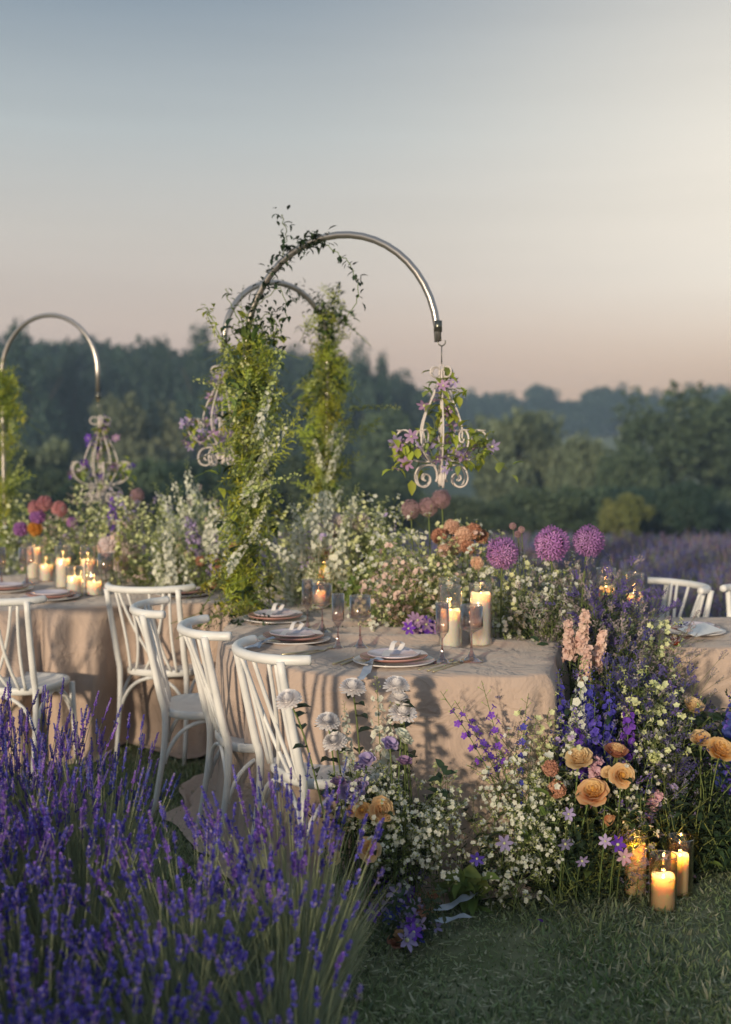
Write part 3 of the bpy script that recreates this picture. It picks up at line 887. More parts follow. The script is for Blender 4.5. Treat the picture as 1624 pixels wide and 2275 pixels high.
# ------------------------------------------------------------------ chairs
def arc(p0, p1, p2, n=10):
    p0, p1, p2 = Vector(p0), Vector(p1), Vector(p2)
    return [p0.lerp(p1, t).lerp(p1.lerp(p2, t), t) for t in [i / n for i in range(n + 1)]]
def make_chair():
    root = empty('cross_back_chair', (0, 0, 0))
    m = M['chair']
    s = MB()   # seat: rounded square slab with softened rim
    ring = []
    for k in range(40):
        a = 2 * PI * k / 40
        c, sn = math.cos(a), math.sin(a)
        rr = 1 / (abs(c) ** 3.2 + abs(sn) ** 3.2) ** (1 / 3.2)
        wd = .205 + .012 * sn
        ring.append((c * rr * wd, sn * rr * .2 + .0))
    prof = [(.0, .447, 0), (.80, .447, 0), (.90, .455, 0), (.97, .459, 0), (1.0, .452, 0), (1.0, .432, 0), (.97, .424, 0), (.6, .424, 0), (0, .424, 0)]
    vs = [(x * q, y * q, z) for (q, z, _) in prof for (x, y) in ring]
    fs = [(i * 40 + k, i * 40 + (k + 1) % 40, (i + 1) * 40 + (k + 1) % 40, (i + 1) * 40 + k) for i in range(len(prof) - 1) for k in range(40)]
    s.add(vs, fs); s.build('seat', m, root)
    for sx in (-1, 1):
        b = MB(); b.tube([(sx * .185, .165, .425), (sx * .19, .175, .22), (sx * .198, .19, 0)], [.0150, .014, .011], 10); b.build('leg', m, root)
        b = MB(); b.tube(arc((sx * .19, -.255, 0), (sx * .185, -.17, .40), (sx * .185, -.205, .50), 8) + arc((sx * .186, -.212, .52), (sx * .19, -.25, .70), (sx * .197, -.285, .875), 7), [.0112 + .0045 * min(1, i / 8) for i in range(9)] + [.0157 - .0003 * i for i in range(8)], 10); b.build('leg', m, root)
        b = MB(); b.tube(arc((sx * .190, .165, .24), (sx * .187, .13, .41), (sx * .182, -.01, .418), 8), .009, 8); b.build('bent_brace', m, root)
        b = MB(); b.tube(arc((sx * .186, -.20, .24), (sx * .185, -.16, .41), (sx * .182, -.01, .418), 8), .009, 8); b.build('bent_brace', m, root)
    for yy in (.172, -.198):
        for sx in (-1, 1):
            b = MB(); b.tube(arc((sx * .187, yy, .24), (sx * .15, yy, .41), (sx * .0, yy * .96, .418), 8), .009, 8); b.build('bent_brace', m, root)
    b = MB()   # bowed top rail, ends reaching forward
    pts = []
    for k in range(17):
        a = lerp(-1.28, 1.28, k / 16)
        pts.append(Vector((.235 * math.sin(a) / math.sin(1.28), -.335 + .135 * (1 - math.cos(a)) / (1 - math.cos(1.28)), .882 - .006 * math.cos(a))))
    b.tube([pts[0] + (pts[0] - pts[1]) * .25] + pts + [pts[-1] + (pts[-1] - pts[-2]) * .25], [.0160] + [.0175] * 17 + [.0160], 14)
    b.build('top_rail', m, root)
    def back_y(x): return -.335 + .135 * (1 - math.cos(x / .235 * 1.2)) / (1 - math.cos(1.28))
    for (xt, xb, xm) in ((-.125, .05, -.075), (.125, -.05, .075), (-.06, -.10, -.03), (.06, .10, .03), (-.15, -.13, -.115), (.15, .13, .115)):
        b = MB(); b.tube(arc((xt, back_y(xt), .875), (xm, -.23, .62), (xb, -.185, .45), 9), .0078, 8); b.build('spindle', m, root)
    return root
proto_chair = make_chair()
CH = 'white bentwood chairs round the tables'
def chair(first, x, y, fwd, label, roll=0.0, z=0.0):
    o = proto_chair if first else copy_tree(proto_chair)
    o.location = (x, y, z); o.rotation_euler = (0, roll, math.atan2(-fwd[0], fwd[1]))
    return tag(o, label, 'chair', CH)
chair(True, -.12, 4.13, (.88, .47), 'white cross back chair whose seat is beside the white chrysanthemums')
chair(False, -.385, 4.60, (.95, .31), 'white cross back chair between two others along the curved table end')
chair(False, -.675, 5.13, (.99, .13), 'white cross back chair seen side on with bare seat and arched brace')
chair(False, -1.00, 6.05, (.30, .95), 'white cross back chair with its back square to us before the folded cloth', roll=-.02)
chair(False, -1.66, 5.62, (.22, .97), 'white cross back chair cut off by the photo edge above the lavender')
chair(False, 1.36, 5.84, (-.95, -.30), 'white chair behind the plate stack facing the lavender bed')
chair(False, 1.97, 5.55, (-.12, -.99), 'white chair cut off by the photo edge behind the orange tealight')

# ------------------------------------------------------------------ steel crooks (arches)
def crook(base, end_dir, span, top, drop, label):
    """shepherd's crook: straight post, half round top, short drop to a hook"""
    root = empty('steel_arch', base)
    d = Vector((end_dir[0], end_dir[1], 0)).normalized()
    r = span / 2; zc = top - r
    pts = [Vector((0, 0, 0)), Vector((0, 0, zc * .5)), Vector((0, 0, zc))]
    for k in range(1, 25):
        a = PI - PI * k / 24
        pts.append(d * (r + r * math.cos(a)) + Vector((0, 0, zc + r * 1.0 * math.sin(a))))
    e = d * span
    pts.append(Vector((e.x, e.y, drop)))
    b = MB(); b.tube(pts, .0165, 14); b.build('pole', M['steel'], root)
    c = MB(); c.tube([Vector((e.x, e.y, drop + .045)), Vector((e.x, e.y, drop - .004))], .0185, 14); c.build('collar', M['steeldark'], root)
    q = MB(); q.ball((e.x, e.y, drop - .013), .009); q.build('brass_ball', M['brass'], root)
    hk = MB()
    hz_ = drop - .018
    hp = [Vector((e.x, e.y, hz_))] + [Vector((e.x, e.y, hz_ - .03)) + d * (.018 - .018 * math.cos(a)) + Vector((0, 0, -.018 * math.sin(a))) for a in [PI * i / 8 * 1.1 for i in range(9)]]
    hk.tube(hp, .003, 6); hk.build('hook', M['steeldark'], root)
    bs = MB(); bs.lathe([(0, .012), (.15, .012), (.16, .006), (.16, 0)], 24); bs.build('base_plate', M['steel'], root)
    tag(root, label, 'arch')
    return Vector(base) + e + d * .018 + Vector((0, 0, hz_ - .048))
def chandelier_parts(root, wire):
    m = M['iron']
    w = MB(); w.tube([(0, 0, 0), (0, 0, -wire)], .0025, 6); w.build('wire', M['steeldark'], root)
    z0 = -wire
    b = MB(); b.tube([(.011 * math.cos(a), 0, z0 - .011 + .011 * math.sin(a)) for a in [2 * PI * i / 12 for i in range(13)]], .003, 6, cap=False); b.build('ring', m, root)
    for k in range(4):      # bow of loops at the top
        a = k * PI / 2 + .3; d = Vector((math.cos(a), math.sin(a), 0))
        b = MB(); pts = [d * (.008 + .033 * (1 - math.cos(t)) * .9) + Vector((0, 0, z0 - .035 + .024 * math.sin(t))) for t in [2 * PI * i / 14 * .88 for i in range(15)]]
        b.tube(pts, .0042, 6); b.build('bow_loop', m, root)
    st = MB(); st.tube([(0, 0, z0 - .02), (0, 0, z0 - .50)], .006, 8); st.build('stem', m, root)
    for k in range(6):
        a = k * PI / 3 + .2; d = Vector((math.cos(a), math.sin(a), 0))
        prof = [(.012, -.03), (.016, -.08), (.042, -.14), (.078, -.21), (.104, -.29), (.100, -.36), (.065, -.43), (.03, -.48), (.022, -.52), (.03, -.54)]
        b = MB(); b.tube(catmull([d * r + Vector((0, 0, z0 + z)) for r, z in prof], 3), .0044, 7); b.build('rib', m, root)
        # arm: out, up and round into a scroll carrying a little dish
        arm = [(.03, -.44), (.07, -.448), (.12, -.442), (.165, -.42), (.200, -.385), (.212, -.345), (.196, -.312), (.165, -.302), (.142, -.322), (.146, -.352), (.168, -.358), (.178, -.342)]
        a2 = a + PI / 6; d2 = Vector((math.cos(a2), math.sin(a2), 0))
        b = MB(); b.tube(catmull([d2 * r + Vector((0, 0, z0 + z)) for r, z in arm], 3), .0045, 7); am = b.build('arm', m, root)
        c = MB(); c.lathe([(.003, 0), (.014, .003), (.018, .008), (.016, .007), (.003, .003)], 14, c=(d2.x * .19, d2.y * .19, z0 - .309)); c.build('dish', m, am)
        scr = [(.025, -.47), (.07, -.462), (.115, -.475), (.135, -.515), (.122, -.553), (.088, -.563), (.06, -.54), (.066, -.512), (.09, -.505), (.1, -.525), (.086, -.535)]
        b = MB(); b.tube(catmull([d * r + Vector((0, 0, z0 + z)) for r, z in scr], 3), .0045, 7); b.build('scroll', m, root)
    f = MB(); f.ball((0, 0, z0 - .53), (.02, .02, .03)); f.build('finial', m, root)
def catmull(p, per):
    out = []
    n = len(p)
    for i in range(n - 1):
        p0, p1, p2, p3 = p[max(0, i - 1)], p[i], p[i + 1], p[min(n - 1, i + 2)]
        for j in range(per):
            t = j / per
            out.append(.5 * ((2 * p1) + (p2 - p0) * t + (2 * p0 - 5 * p1 + 4 * p2 - p3) * t * t + (3 * p1 - p0 - 3 * p2 + p3) * t ** 3))
    out.append(p[-1])
    return out
def crook_px(u0, Y0, u1, Y1, vtop, vend, label):
    a = at_y(u0, 1000, Y0); e = at_y(u1, vend, Y1)
    Ym = (Y0 + Y1) / 2
    top = at_y((u0 + u1) / 2, vtop, Ym).z
    d = Vector((e.x - a.x, Y1 - Y0, 0))
    return crook((a.x, Y0, 0), d, d.length, top, e.z, label), (a, e, top, d)
h1, c1 = crook_px(548, 5.72, 973, 5.25, 522, 735, 'tallest steel crook arch wound with dark vine, rising from the tall leafy post')
h2, c2 = crook_px(727, 7.0, 499, 6.6, 628, 762, 'steel arch behind the tallest one, its post the second leafy column')
h3, c3 = crook_px(8, 8.9, 218, 8.6, 700, 885, 'smallest looking bare steel arch at the far end of the table')
def chandelier(first, loc, wire, rz, label, s=1.0):
    r_ = empty('chandelier', loc, rz)
    chandelier_parts(r_, wire)
    r_.scale = (s, s, s)
    return tag(r_, label, 'chandelier')
chandelier(True, h1, .085, .35, 'blush iron scroll chandelier hung from the tallest arch, twined with purple clematis', .96)
chandelier(False, h2, .05, .9, 'blush iron scroll chandelier half hidden by the tall leafy post')
chandelier(False, h3, .05, .1, 'blush iron scroll chandelier hung low over the far end of the table', 1.12)
# ------------------------------------------------------------------ tableware
def stack(u, v, z, s, rz, label_base, card='ribbon', third=True):
    p = on_z(u, v, z)
    def plate(zz, rad, m, lab, rim):
        b = MB()
        pr = [(0, .004), (rad * .55, .004), (rad * .66, .008), (rad * .97, rim), (rad, rim + .002), (rad * 1.004, rim - .001), (rad * .98, rim - .004), (rad * .66, .002), (rad * .58, 0), (0, 0)]
        b.lathe(pr, 48)
        o = b.build('plate', M[m]); o.location = (p.x, p.y, zz); o.rotation_euler = (R.uniform(-.015, .015), R.uniform(-.015, .015), rz)
        tag(o, lab, 'plate')
    plate(z + .0015, .155 * s, 'plate', 'white charger plate ' + label_base, .014)
    plate(z + .013, .128 * s, 'plum', 'rose brown dinner plate ' + label_base, .018)
    if third: plate(z + .026, .10 * s, 'water', 'small marbled plate ' + label_base, .014)
    return p
TT = TZ + .004
p1 = stack(875, 1473, TT, 1, 0, 'nearest the white chrysanthemums')
p2 = stack(652, 1425, TT, 1, .3, 'behind the nearest white chair rail')
p3 = stack(612, 1379, TT, 1, .5, 'beside the foot of the tall leafy post')
p4 = stack(112, 1331, TT, 1, .2, 'in front of the candles on the far table end')
p5 = stack(12, 1313, TT, 1, .2, 'cut by the photo edge on the far table end')
p6 = stack(408, 1322, TT, 1, .2, 'behind the chair turned square to the folded cloth')
p7 = stack(1540, 1407, TT, .88, .1, 'on the table behind the peach roses')
def ribbon(pts, w, m, label, up=Vector((0, 0, 1)), name='ribbon', cat='ribbon'):
    pts = [Vector(p) for p in pts]
    b = MB(); vs = []
    for i, p in enumerate(pts):
        t = (pts[min(i + 1, len(pts) - 1)] - pts[max(0, i - 1)]).normalized()
        sd = t.cross(up)
        if sd.length < .2: sd = t.cross(Vector((0, 1, 0)))
        sd.normalize(); sd = (sd + Vector((0, 0, .25 * math.sin(i * 1.3)))).normalized()
        vs += [p - sd * w / 2, p + up * .002 * math.sin(i), p + sd * w / 2]
    n = len(pts)
    fs = [(i * 3 + k, i * 3 + k + 1, i * 3 + k + 4, i * 3 + k + 3) for i in range(n - 1) for k in range(2)]
    b.add(vs, fs)
    o = b.build(name, M[m])
    return tag(o, label, cat) if label else o
def knot(p, rz, label):
    c, s_ = math.cos(rz), math.sin(rz)
    q = lambda x, y, z: Vector((p.x + c * x - s_ * y, p.y + s_ * x + c * y, z))
    r_ = empty('knotted_ribbon', (p.x, p.y, 0))
    parts = [(catmull([q(-.05, -.08, TT + .043), q(-.03, -.02, TT + .047), q(0, .01, TT + .052), q(.05, .03, TT + .052), q(.085, .0, TT + .047), (q(.11, -.05, TT + .038))], 3), .03),
             (catmull([q(-.01, 0, TT + .05), q(.0, .01, TT + .075), q(.02, .015, TT + .082), q(.035, .01, TT + .07), q(.02, 0, TT + .05)], 3), .022)]
    for pts, w in parts:
        o = ribbon(pts, w, 'ribbonwhite', None, name='loop'); o.parent = r_; o.location = (-p.x, -p.y, 0)
    tag(r_, label, 'ribbon')
knot(p1, .2, 'white knotted silk ribbon lying on the marbled plate nearest the chrysanthemums')
knot(p2, .1, 'white knotted silk ribbon on the plate stack behind the nearest chair rail')
knot(p3, .3, 'white knotted silk ribbon on the plates beside the tall leafy post')
ribbon(catmull([on_z(850, 1463, TT + .042), on_z(832, 1463, TT + .044), on_z(822, 1466, TT + .040), on_z(818, 1478, TT + .016), on_z(812, 1494, TT + .008), on_z(800, 1506, TT + .006), at_y(792, 1512, 4.12), at_y(780, 1530, 4.08)], 3), .032, 'ribbon', 'pale blue ribbon falling from the plates over the cloth edge')
ribbon(catmull([on_z(600, 1420, TT + .04), on_z(580, 1424, TT + .03), on_z(560, 1432, TT + .02), on_z(548, 1440, TT + .012), on_z(535, 1440, TT + .006)], 3), .08, 'ribbon', 'bunched blue grey ribbon beside the rail of the middle chair')
cb = MB(); cb.box((0, 0, 0), .155, .11, .0012)
o = cb.build('menu_card', M['card'], smooth=False); pp = on_z(1555, 1398, TT + .045); o.location = pp; o.rotation_euler = (.16, -.10, .5)
tag(o, 'white menu card leaning across the plates behind the peach roses', 'menu card')
def cutlery(kind, a, b, label):
    a, b = Vector(a), Vector(b); d = (b - a); L = d.length; d.normalize()
    mb = MB()
    r_ = 'spoon' if kind == 'spoon' else kind
    mb.tube([Vector((0, 0, .003)), Vector((0, L * .3, .003)), Vector((0, L * .62, .0045)), Vector((0, L * .74, .004))], [.0042, .0034, .0024, .0026], 8)
    o = mb.build(r_, M['champagne'])
    h = MB()
    if kind == 'spoon':
        vs = []; fs = []
        for i in range(9):
            t = i / 8; w = .021 * math.sin(PI * (t * .94 + .03)) ** .6 * (1 - .15 * t)
            for k in range(5):
                x = (k - 2) / 2
                vs.append((x * w, L * (.73 + .27 * t), .011 - .007 * (1 - x * x) * math.sin(PI * t) + .001))
        fs = [(i * 5 + k, i * 5 + k + 1, i * 5 + k + 6, i * 5 + k + 5) for i in range(8) for k in range(4)]
        h.add(vs, fs); h.build('bowl', M['champagne'], o)
    elif kind == 'fork':
        h.box((0, L * .79, .0045), .018, L * .10, .0016)
        for k in range(4): h.box((-.0075 + k * .005, L * .90, .0045), .0026, L * .15, .0015)
        h.build('tines', M['champagne'], o)
    else:
        h.add([(-.007, L * .73, .003), (.006, L * .73, .003), (.008, L * .9, .003), (-.004, L, .003), (-.008, L * .9, .003), (-.007, L * .73, .0045), (.006, L * .73, .0045), (.008, L * .9, .0045), (-.004, L, .0045), (-.008, L * .9, .0045)],
              [(4, 3, 2, 1, 0), (5, 6, 7, 8, 9), (0, 1, 6, 5), (1, 2, 7, 6), (2, 3, 8, 7), (3, 4, 9, 8), (4, 0, 5, 9)])
        h.build('blade', M['champagne'], o)
    o.location = a; o.rotation_euler = (0, 0, math.atan2(-d.x, d.y))
    tag(o, label, kind)
cutlery('knife', on_z(930, 1489, TT), on_z(1010, 1467, TT), 'champagne metal knife beside the plates nearest the chrysanthemums, next to the plate')
cutlery('knife', on_z(950, 1491, TT), on_z(1024, 1470, TT), 'champagne metal knife between the spoon and another knife by the nearest plates')
cutlery('spoon', on_z(962, 1493, TT), on_z(1050, 1467, TT), 'champagne spoon with green tinted bowl below the tall wine glass')
cutlery('fork', on_z(740, 1476, TT), on_z(806, 1456, TT), 'champagne fork lying against the nearest plates, outer of two')
cutlery('fork', on_z(758, 1477, TT), on_z(820, 1459, TT), 'champagne fork lying against the nearest plates, inner of two')
cutlery('knife', on_z(626, 1455, TT), on_z(735, 1443, TT), 'champagne knife in front of the plates behind the chair rail')
cutlery('spoon', on_z(648, 1461, TT), on_z(757, 1440, TT), 'champagne spoon in front of the plates behind the chair rail')
cutlery('spoon', on_z(600, 1409, TT), on_z(690, 1394, TT), 'champagne spoon between the two stacks of plates by the leafy post')
def stemware(kind, u, v, label):
    p = on_z(u, v, TT)
    o = empty(kind, p, R.uniform(0, 6))
    if kind == 'wine_glass': rb, hb, hs, rf, top = .044, .098, .115, .046, .044
    else: rb, hb, hs, rf, top = .0255, .120, .105, .038, .0255
    f = MB(); f.lathe([(.0045, .055), (.006, .04), (rf * .35, .018), (rf * .8, .005), (rf, .002), (rf, 0), (0, 0)], 32); f.build('foot', M['blushfoot'], o)
    f = MB(); f.tube([(0, 0, .05), (0, 0, hs - .012)], [.0042, .0036], 10); f.build('stem', M['blushfoot'], o)
    f = MB()
    f.lathe([(.004, hs - .014), (.012, hs - .004), (rb * .7, hs + .006), (rb * .97, hs + .012), (rb, hs + .022), (top, hs + hb), (top - .0012, hs + hb), (rb - .0015, hs + .023), (rb * .9, hs + .015), (0, hs + .009)], 36)
    f.build('bowl', M['blush'], o)
    f = MB(); f.tube([(math.cos(a) * top, math.sin(a) * top, hs + hb) for a in [2 * PI * i / 36 for i in range(37)]], .0011, 6, cap=False); f.build('rim', M['rim'], o)
    tag(o, label, kind.replace('_', ' '))
stemware('wine_glass', 1047, 1468, 'blush wine glass beside the spoon, in front of a lit pillar candle')
stemware('flute', 982, 1472, 'tall blush champagne flute in front of the two nested glass cylinders')
stemware('wine_glass', 800, 1440, 'blush wine glass standing alone at the edge of the feathery greens')
stemware('flute', 751, 1443, 'tall blush flute between the plates and the lone wine glass')
stemware('wine_glass', 716, 1404, 'blush wine glass in front of the lit candle by the leafy post')
stemware('flute', 683, 1400, 'tall blush flute nearest the plates by the leafy post')
stemware('flute', 4, 1300, 'blush flute cut by the photo edge on the far table end')
stemware('wine_glass', 236, 1312, 'blush wine glass beside the short candle on the far table end')
stemware('wine_glass', 60, 1296, 'blush wine glass before the tallest lit candle of the far cluster')

# ------------------------------------------------------------------ candles
def candle(u, v, z, rad, hg, hc, label, gm='glass', cr_=None, power=.10, tilt=(0, 0), lit=True, cut=0.0):
    p = on_z(u, v, z)
    o = empty('pillar_candle', p, R.uniform(0, 6))
    o.rotation_euler = (tilt[0], tilt[1], 0)
    cr_ = cr_ or rad * .87
    w = MB(); n = 32; vs = []
    prof = [(0, .004), (cr_ * .97, .004), (cr_, .010), (cr_, hc * .5), (cr_, hc - .004), (cr_ * .96, hc), (cr_ * .90, hc - .002), (cr_ * .82, hc - .016), (cr_ * .74, hc - .026), (cr_ * .4, hc - .030), (0, hc - .030)]
    for i, (r_, zz) in enumerate(prof):
        for k in range(n):
            a = 2 * PI * k / n
            dz = 0
            if i >= 4 and r_ > cr_ * .8: dz = .004 * math.sin(3 * a) + cut * (math.cos(a + .6) - .2)
            vs.append((r_ * math.cos(a), r_ * math.sin(a), zz + dz))
    w.add(vs, [(i * n + k, i * n + (k + 1) % n, (i + 1) * n + (k + 1) % n, (i + 1) * n + k) for i in range(len(prof) - 1) for k in range(n)])
    wx = w.build('wax', M['wax'], o)
    k = MB(); k.tube([(0, 0, hc - .031), (.001, 0, hc - .016)], .0013, 6); k.build('wick', M['wick'], o)
    if lit:
        f = MB(); f.lathe([(.0003, -.002), (.0032, .002), (.0046, .006), (.0040, .011), (.002, .016), (.0002, .020)], 12, c=(.001, 0, hc - .017)); f.build('flame', M['flame'], o)
        ld = bpy.data.lights.new('candle_light', 'POINT'); ld.energy = power * .8; ld.color = (1, .50, .16); ld.shadow_soft_size = .006
        lo = bpy.data.objects.new('candle_light', ld); col.objects.link(lo); lo.parent = o; lo.location = (0, 0, hc + .012)
    g_ = MB()
    g_.lathe([(rad, 0), (rad, hg), (rad - .0006, hg + .0012), (rad - .0022, hg), (rad - .0022, .006)], 48)
    g_.build('glass_cylinder', M[gm], o)
    rr = MB()
    rr.tube([(math.cos(a) * (rad - .001), math.sin(a) * (rad - .001), hg) for a in [2 * PI * i / 40 for i in range(41)]], .0018, 6, cap=False); rr.build('rim', M['rim'], o)
    return tag(o, label, 'candle')
candle(1472, 2018, 0, .046, .187, .118, 'lit pillar candle nearest us of three in amber glass on the grass', 'glowlit', power=.30)
candle(1411, 1984, 0, .044, .215, .165, 'lit candle with slumped slanting wax in amber glass on the grass', 'glowlit', power=.26, cut=.026, tilt=(0, -.02))
candle(1508, 1986, 0, .047, .205, .145, 'narrow lit candle in the rearmost amber glass on the grass', 'glowlit', cr_=.031, power=.26, tilt=(0, .015))
candle(1067, 1432, TT, .048, .25, .215, 'tall lit pillar candle behind the blush wine glass', power=.12)
candle(1000, 1438, TT, .047, .25, .155, 'lit pillar candle behind the tall champagne flute', power=.12)
candle(997, 1424, TT, .045, .262, .12, 'lit candle in the taller glass hidden behind the champagne flute', power=.08)
candle(720, 1335, TT, .046, .22, .165, 'tall lit candle rising over the wine glasses by the leafy post', power=.12)
candle(708, 1352, TT, .042, .15, .09, 'short lit candle seen through the flute by the leafy post', power=.1)
candle(166, 1324, TT, .047, .16, .11, 'short lit candle standing nearest us on the far table end', power=.12)
candle(209, 1322, TT, .047, .19, .075, 'low candle in clear glass beside the wine glass on the far table end', power=.1)
candle(141, 1304, TT, .047, .24, .165, 'tall lit candle just behind the short one on the far table end', power=.12)
candle(103, 1290, TT, .047, .16, .10, 'lit candle between two taller ones on the far table end', power=.1)
candle(76, 1284, TT, .048, .20, .19, 'tall lit candle furthest from the chairs in the far cluster', power=.12)
candle(196, 1304, TT, .044, .24, .16, 'lit candle behind the low one on the far table end', power=.1)
candle(1345, 1372, TT, .046, .235, .15, 'lit candle half hidden behind the grey mauve statice', power=.12)
candle(1408, 1378, TT, .044, .22, .13, 'lit candle seen through statice stems beside the white chair', power=.1)
q = empty('tealight', on_z(1500, 1432, TT)); b = MB(); b.lathe([(.0, 0), (.018, 0), (.020, .002), (.021, .035), (.019, .035), (.018, .004)], 24); b.build('cup', M['orangeglass'], q)
b = MB(); b.lathe([(0, .02), (.017, .02), (.017, .004), (0, .004)], 20); b.build('wax', M['wax'], q); tag(q, 'small orange glass tealight at the corner of the short table', 'tealight')
# ------------------------------------------------------------------ flower and greenery kinds (mesh data shared by the copies)
r_ = R
def bent(h, bx, by, n=6): return [Vector((bx * (i / n) ** 2, by * (i / n) ** 2, h * i / n)) for i in range(n + 1)]
def at(pts, t):
    x = t * (len(pts) - 1); i = min(int(x), len(pts) - 2); return pts[i].lerp(pts[i + 1], x - i)
def k_cloud(pet, n_br=9, n_fl=4, rf=.011, spread=.11, h=.55, calyx=True):
    """branching spray of small five petalled flowers"""
    mb = MB(); pts = bent(h * .9, r_.uniform(-.04, .04), r_.uniform(-.04, .04)); mb.tube(pts, [.0022 - .0002 * i for i in range(7)], 4, 0, False)
    for k in range(n_br):
        t = lerp(.5, 1, (k + .5) / n_br); p = at(pts, t); a = k * 2.4 + r_.uniform(-.4, .4)
        d = Vector((math.cos(a), math.sin(a), r_.uniform(.5, 1.5))).normalized(); L = spread * r_.uniform(.6, 1.2)
        e = p + d * L; mb.tube([p, p + d * L * .5 + Vector((0, 0, .006)), e], .0011, 3, 0, False)
        for j in range(n_fl):
            q = p.lerp(e, r_.uniform(.55, 1)); d2 = (d + rv() * .9).normalized(); f = q + d2 * r_.uniform(.015, .035)
            mb.tube([q, f], .0008, 3, 0, False)
            if calyx: mb.octa(f - d2 * .014, d2, .016, .006, 1)
            if r_.random() < .82: mb.fl(f, (d2 + Vector((0, 0, .2))).normalized(), rf * r_.uniform(.8, 1.2), 5, .3, 2, .8)
        if k % 2: mb.leaf(p, Vector((math.cos(a + 1.5), math.sin(a + 1.5), .4)), .035, .009, 0)
    return mb.mesh('flower_spray', [M['stem'], M['calyx'], M[pet]])
def k_spike(pet, n=34, h=.62, L=.34, r=.017, dens=1.0, budm='calyx', petals=5):
    mb = MB(); pts = bent(h, r_.uniform(-.05, .05), r_.uniform(-.05, .05), 8); mb.tube(pts, [.0032 - .0003 * i for i in range(9)], 5, 0, False)
    for k in range(n):
        t = k / n; z = 1 - (L / h) * (1 - t); p = at(pts, z); a = k * 2.399
        sz = r * (1 - .55 * t)
        d = Vector((math.cos(a), math.sin(a), .25 + .3 * t)).normalized()
        q = p + d * (.012 + .012 * (1 - t))
        mb.tube([p, q], .0008, 3, 0, False)
        if t > .8: mb.octa(q - d * .004, d + Vector((0, 0, .6)), .010, .006, 1)
        else:
            q2 = q + rv() * .005
            mb.fl(q2, d + rv() * .6, sz * r_.uniform(.8, 1.15), petals, .28, 2, 1.05)
            if k % 2: mb.fl(q2 + d * .002, d + rv() * .5, sz * .55, 4, .7, 2, .9)
            mb.octa(q2, d, sz * .3, sz * .18, 1)
    for k in range(5):
        a = k * 2.2; mb.leaf(at(pts, .12 + k * .07), Vector((math.cos(a), math.sin(a), .5)), .05, .012, 0)
    return mb.mesh('flower_spike', [M['stem'], M[budm], M[pet]])
def k_loose(pet, h=.55):
    """airy larkspur: well spaced spurred flowers with buds above"""
    mb = MB(); pts = bent(h, r_.uniform(-.08, .08), r_.uniform(-.06, .06), 8); mb.tube(pts, [.0026 - .0002 * i for i in range(9)], 5, 0, False)
    for k in range(17):
        t = k / 17; p = at(pts, .42 + .58 * t); a = k * 2.1 + .4
        d = Vector((math.cos(a), math.sin(a), .7)).normalized(); q = p + d * (.028 - .012 * t)
        mb.tube([p, q], .0009, 3, 0, False)
        if t > .68: mb.octa(q, d, .011, .006, 1)
        else:
            mb.fl(q, d + rv() * .3, .0155, 5, .3, 2, .75); mb.octa(q - d * .012, d, .014, .006, 2)
    for k in range(7):
        a = k * 2.2; mb.leaf(at(pts, .1 + k * .06), Vector((math.cos(a), math.sin(a), .6)), .05, .007, 0)
    return mb.mesh('larkspur', [M['stem'], M['calyx'], M[pet]])
def k_stock(pet):
    mb = MB(); h = .5; pts = bent(h, r_.uniform(-.03, .03), r_.uniform(-.03, .03)); mb.tube(pts, .0036, 5, 0, False)
    for k in range(34):
        t = k / 33; p = at(pts, .6 + .4 * t); a = k * 2.399; d = Vector((math.cos(a), math.sin(a), .3 + .7 * t)).normalized()
        q = p + d * .022 * (1 - .4 * t)
        for j in range(3): mb.fl(q + rv() * .009, d + rv() * .9, .021 * (1 - .3 * t), 5, .5, 2, 1.0)
    for k in range(6):
        a = k * 2.1; mb.leaf(at(pts, .3 + k * .05), Vector((math.cos(a), math.sin(a), .5)), .07, .013, 0)
    return mb.mesh('stock_flower', [M['stem'], M['calyx'], M[pet]])
def k_mist(pet, h=.55, n=13, spread=.15, tuft=.0055, per=7):
    """statice: fine forked stems with tiny papery tufts along the tips"""
    mb = MB(); pts = bent(h * .85, r_.uniform(-.05, .05), r_.uniform(-.05, .05)); mb.tube(pts, .0016, 4, 0, False)
    for k in range(n):
        p = at(pts, lerp(.45, 1, k / n)); a = k * 2.4 + r_.random()
        d = Vector((math.cos(a), math.sin(a), r_.uniform(.6, 1.6))).normalized(); L = spread * r_.uniform(.6, 1.15)
        e = p + d * L; mb.tube([p, p + d * L * .5, e], .0008, 3, 0, False)
        for s_ in (-1, 0, 1):
            d2 = (d + Vector((-d.y, d.x, .2)) * s_ * .6).normalized(); e2 = e + d2 * .035
            mb.tube([e - d * .015, e2], .0006, 3, 0, False)
            for j in range(per):
                q = (e - d * .01).lerp(e2, j / per) + rv() * .003
                mb.dia(q, d2 + rv() * .8, Vector((0, 0, 1)).cross(d2 + rv() * .3), tuft * 1.9, tuft * 1.3, 1)
    return mb.mesh('statice', [M['stem'], M[pet]])
def k_feather(m='feather', h=.5, n=26, L=.075, w=.0022):
    mb = MB(); pts = bent(h, r_.uniform(-.16, .16), r_.uniform(-.16, .16), 8); mb.tube(pts, [.0018 - .00018 * i for i in range(9)], 3, 0, False)
    for k in range(n):
        t = lerp(.25, 1, k / n); p = at(pts, t); a = k * 2.4
        d = Vector((math.cos(a), math.sin(a), .9)).normalized(); LL = L * (1.15 - .7 * t)
        for j in range(5):
            q = p + d * LL * j / 5; dd = (d + rv() * .7 + Vector((0, 0, .15))).normalized()
            mb.dia(q, dd, dd.cross(rv()), LL * .55, w * 1.6, 1)
    return mb.mesh('feathery_frond', [M['stem'], M[m]])
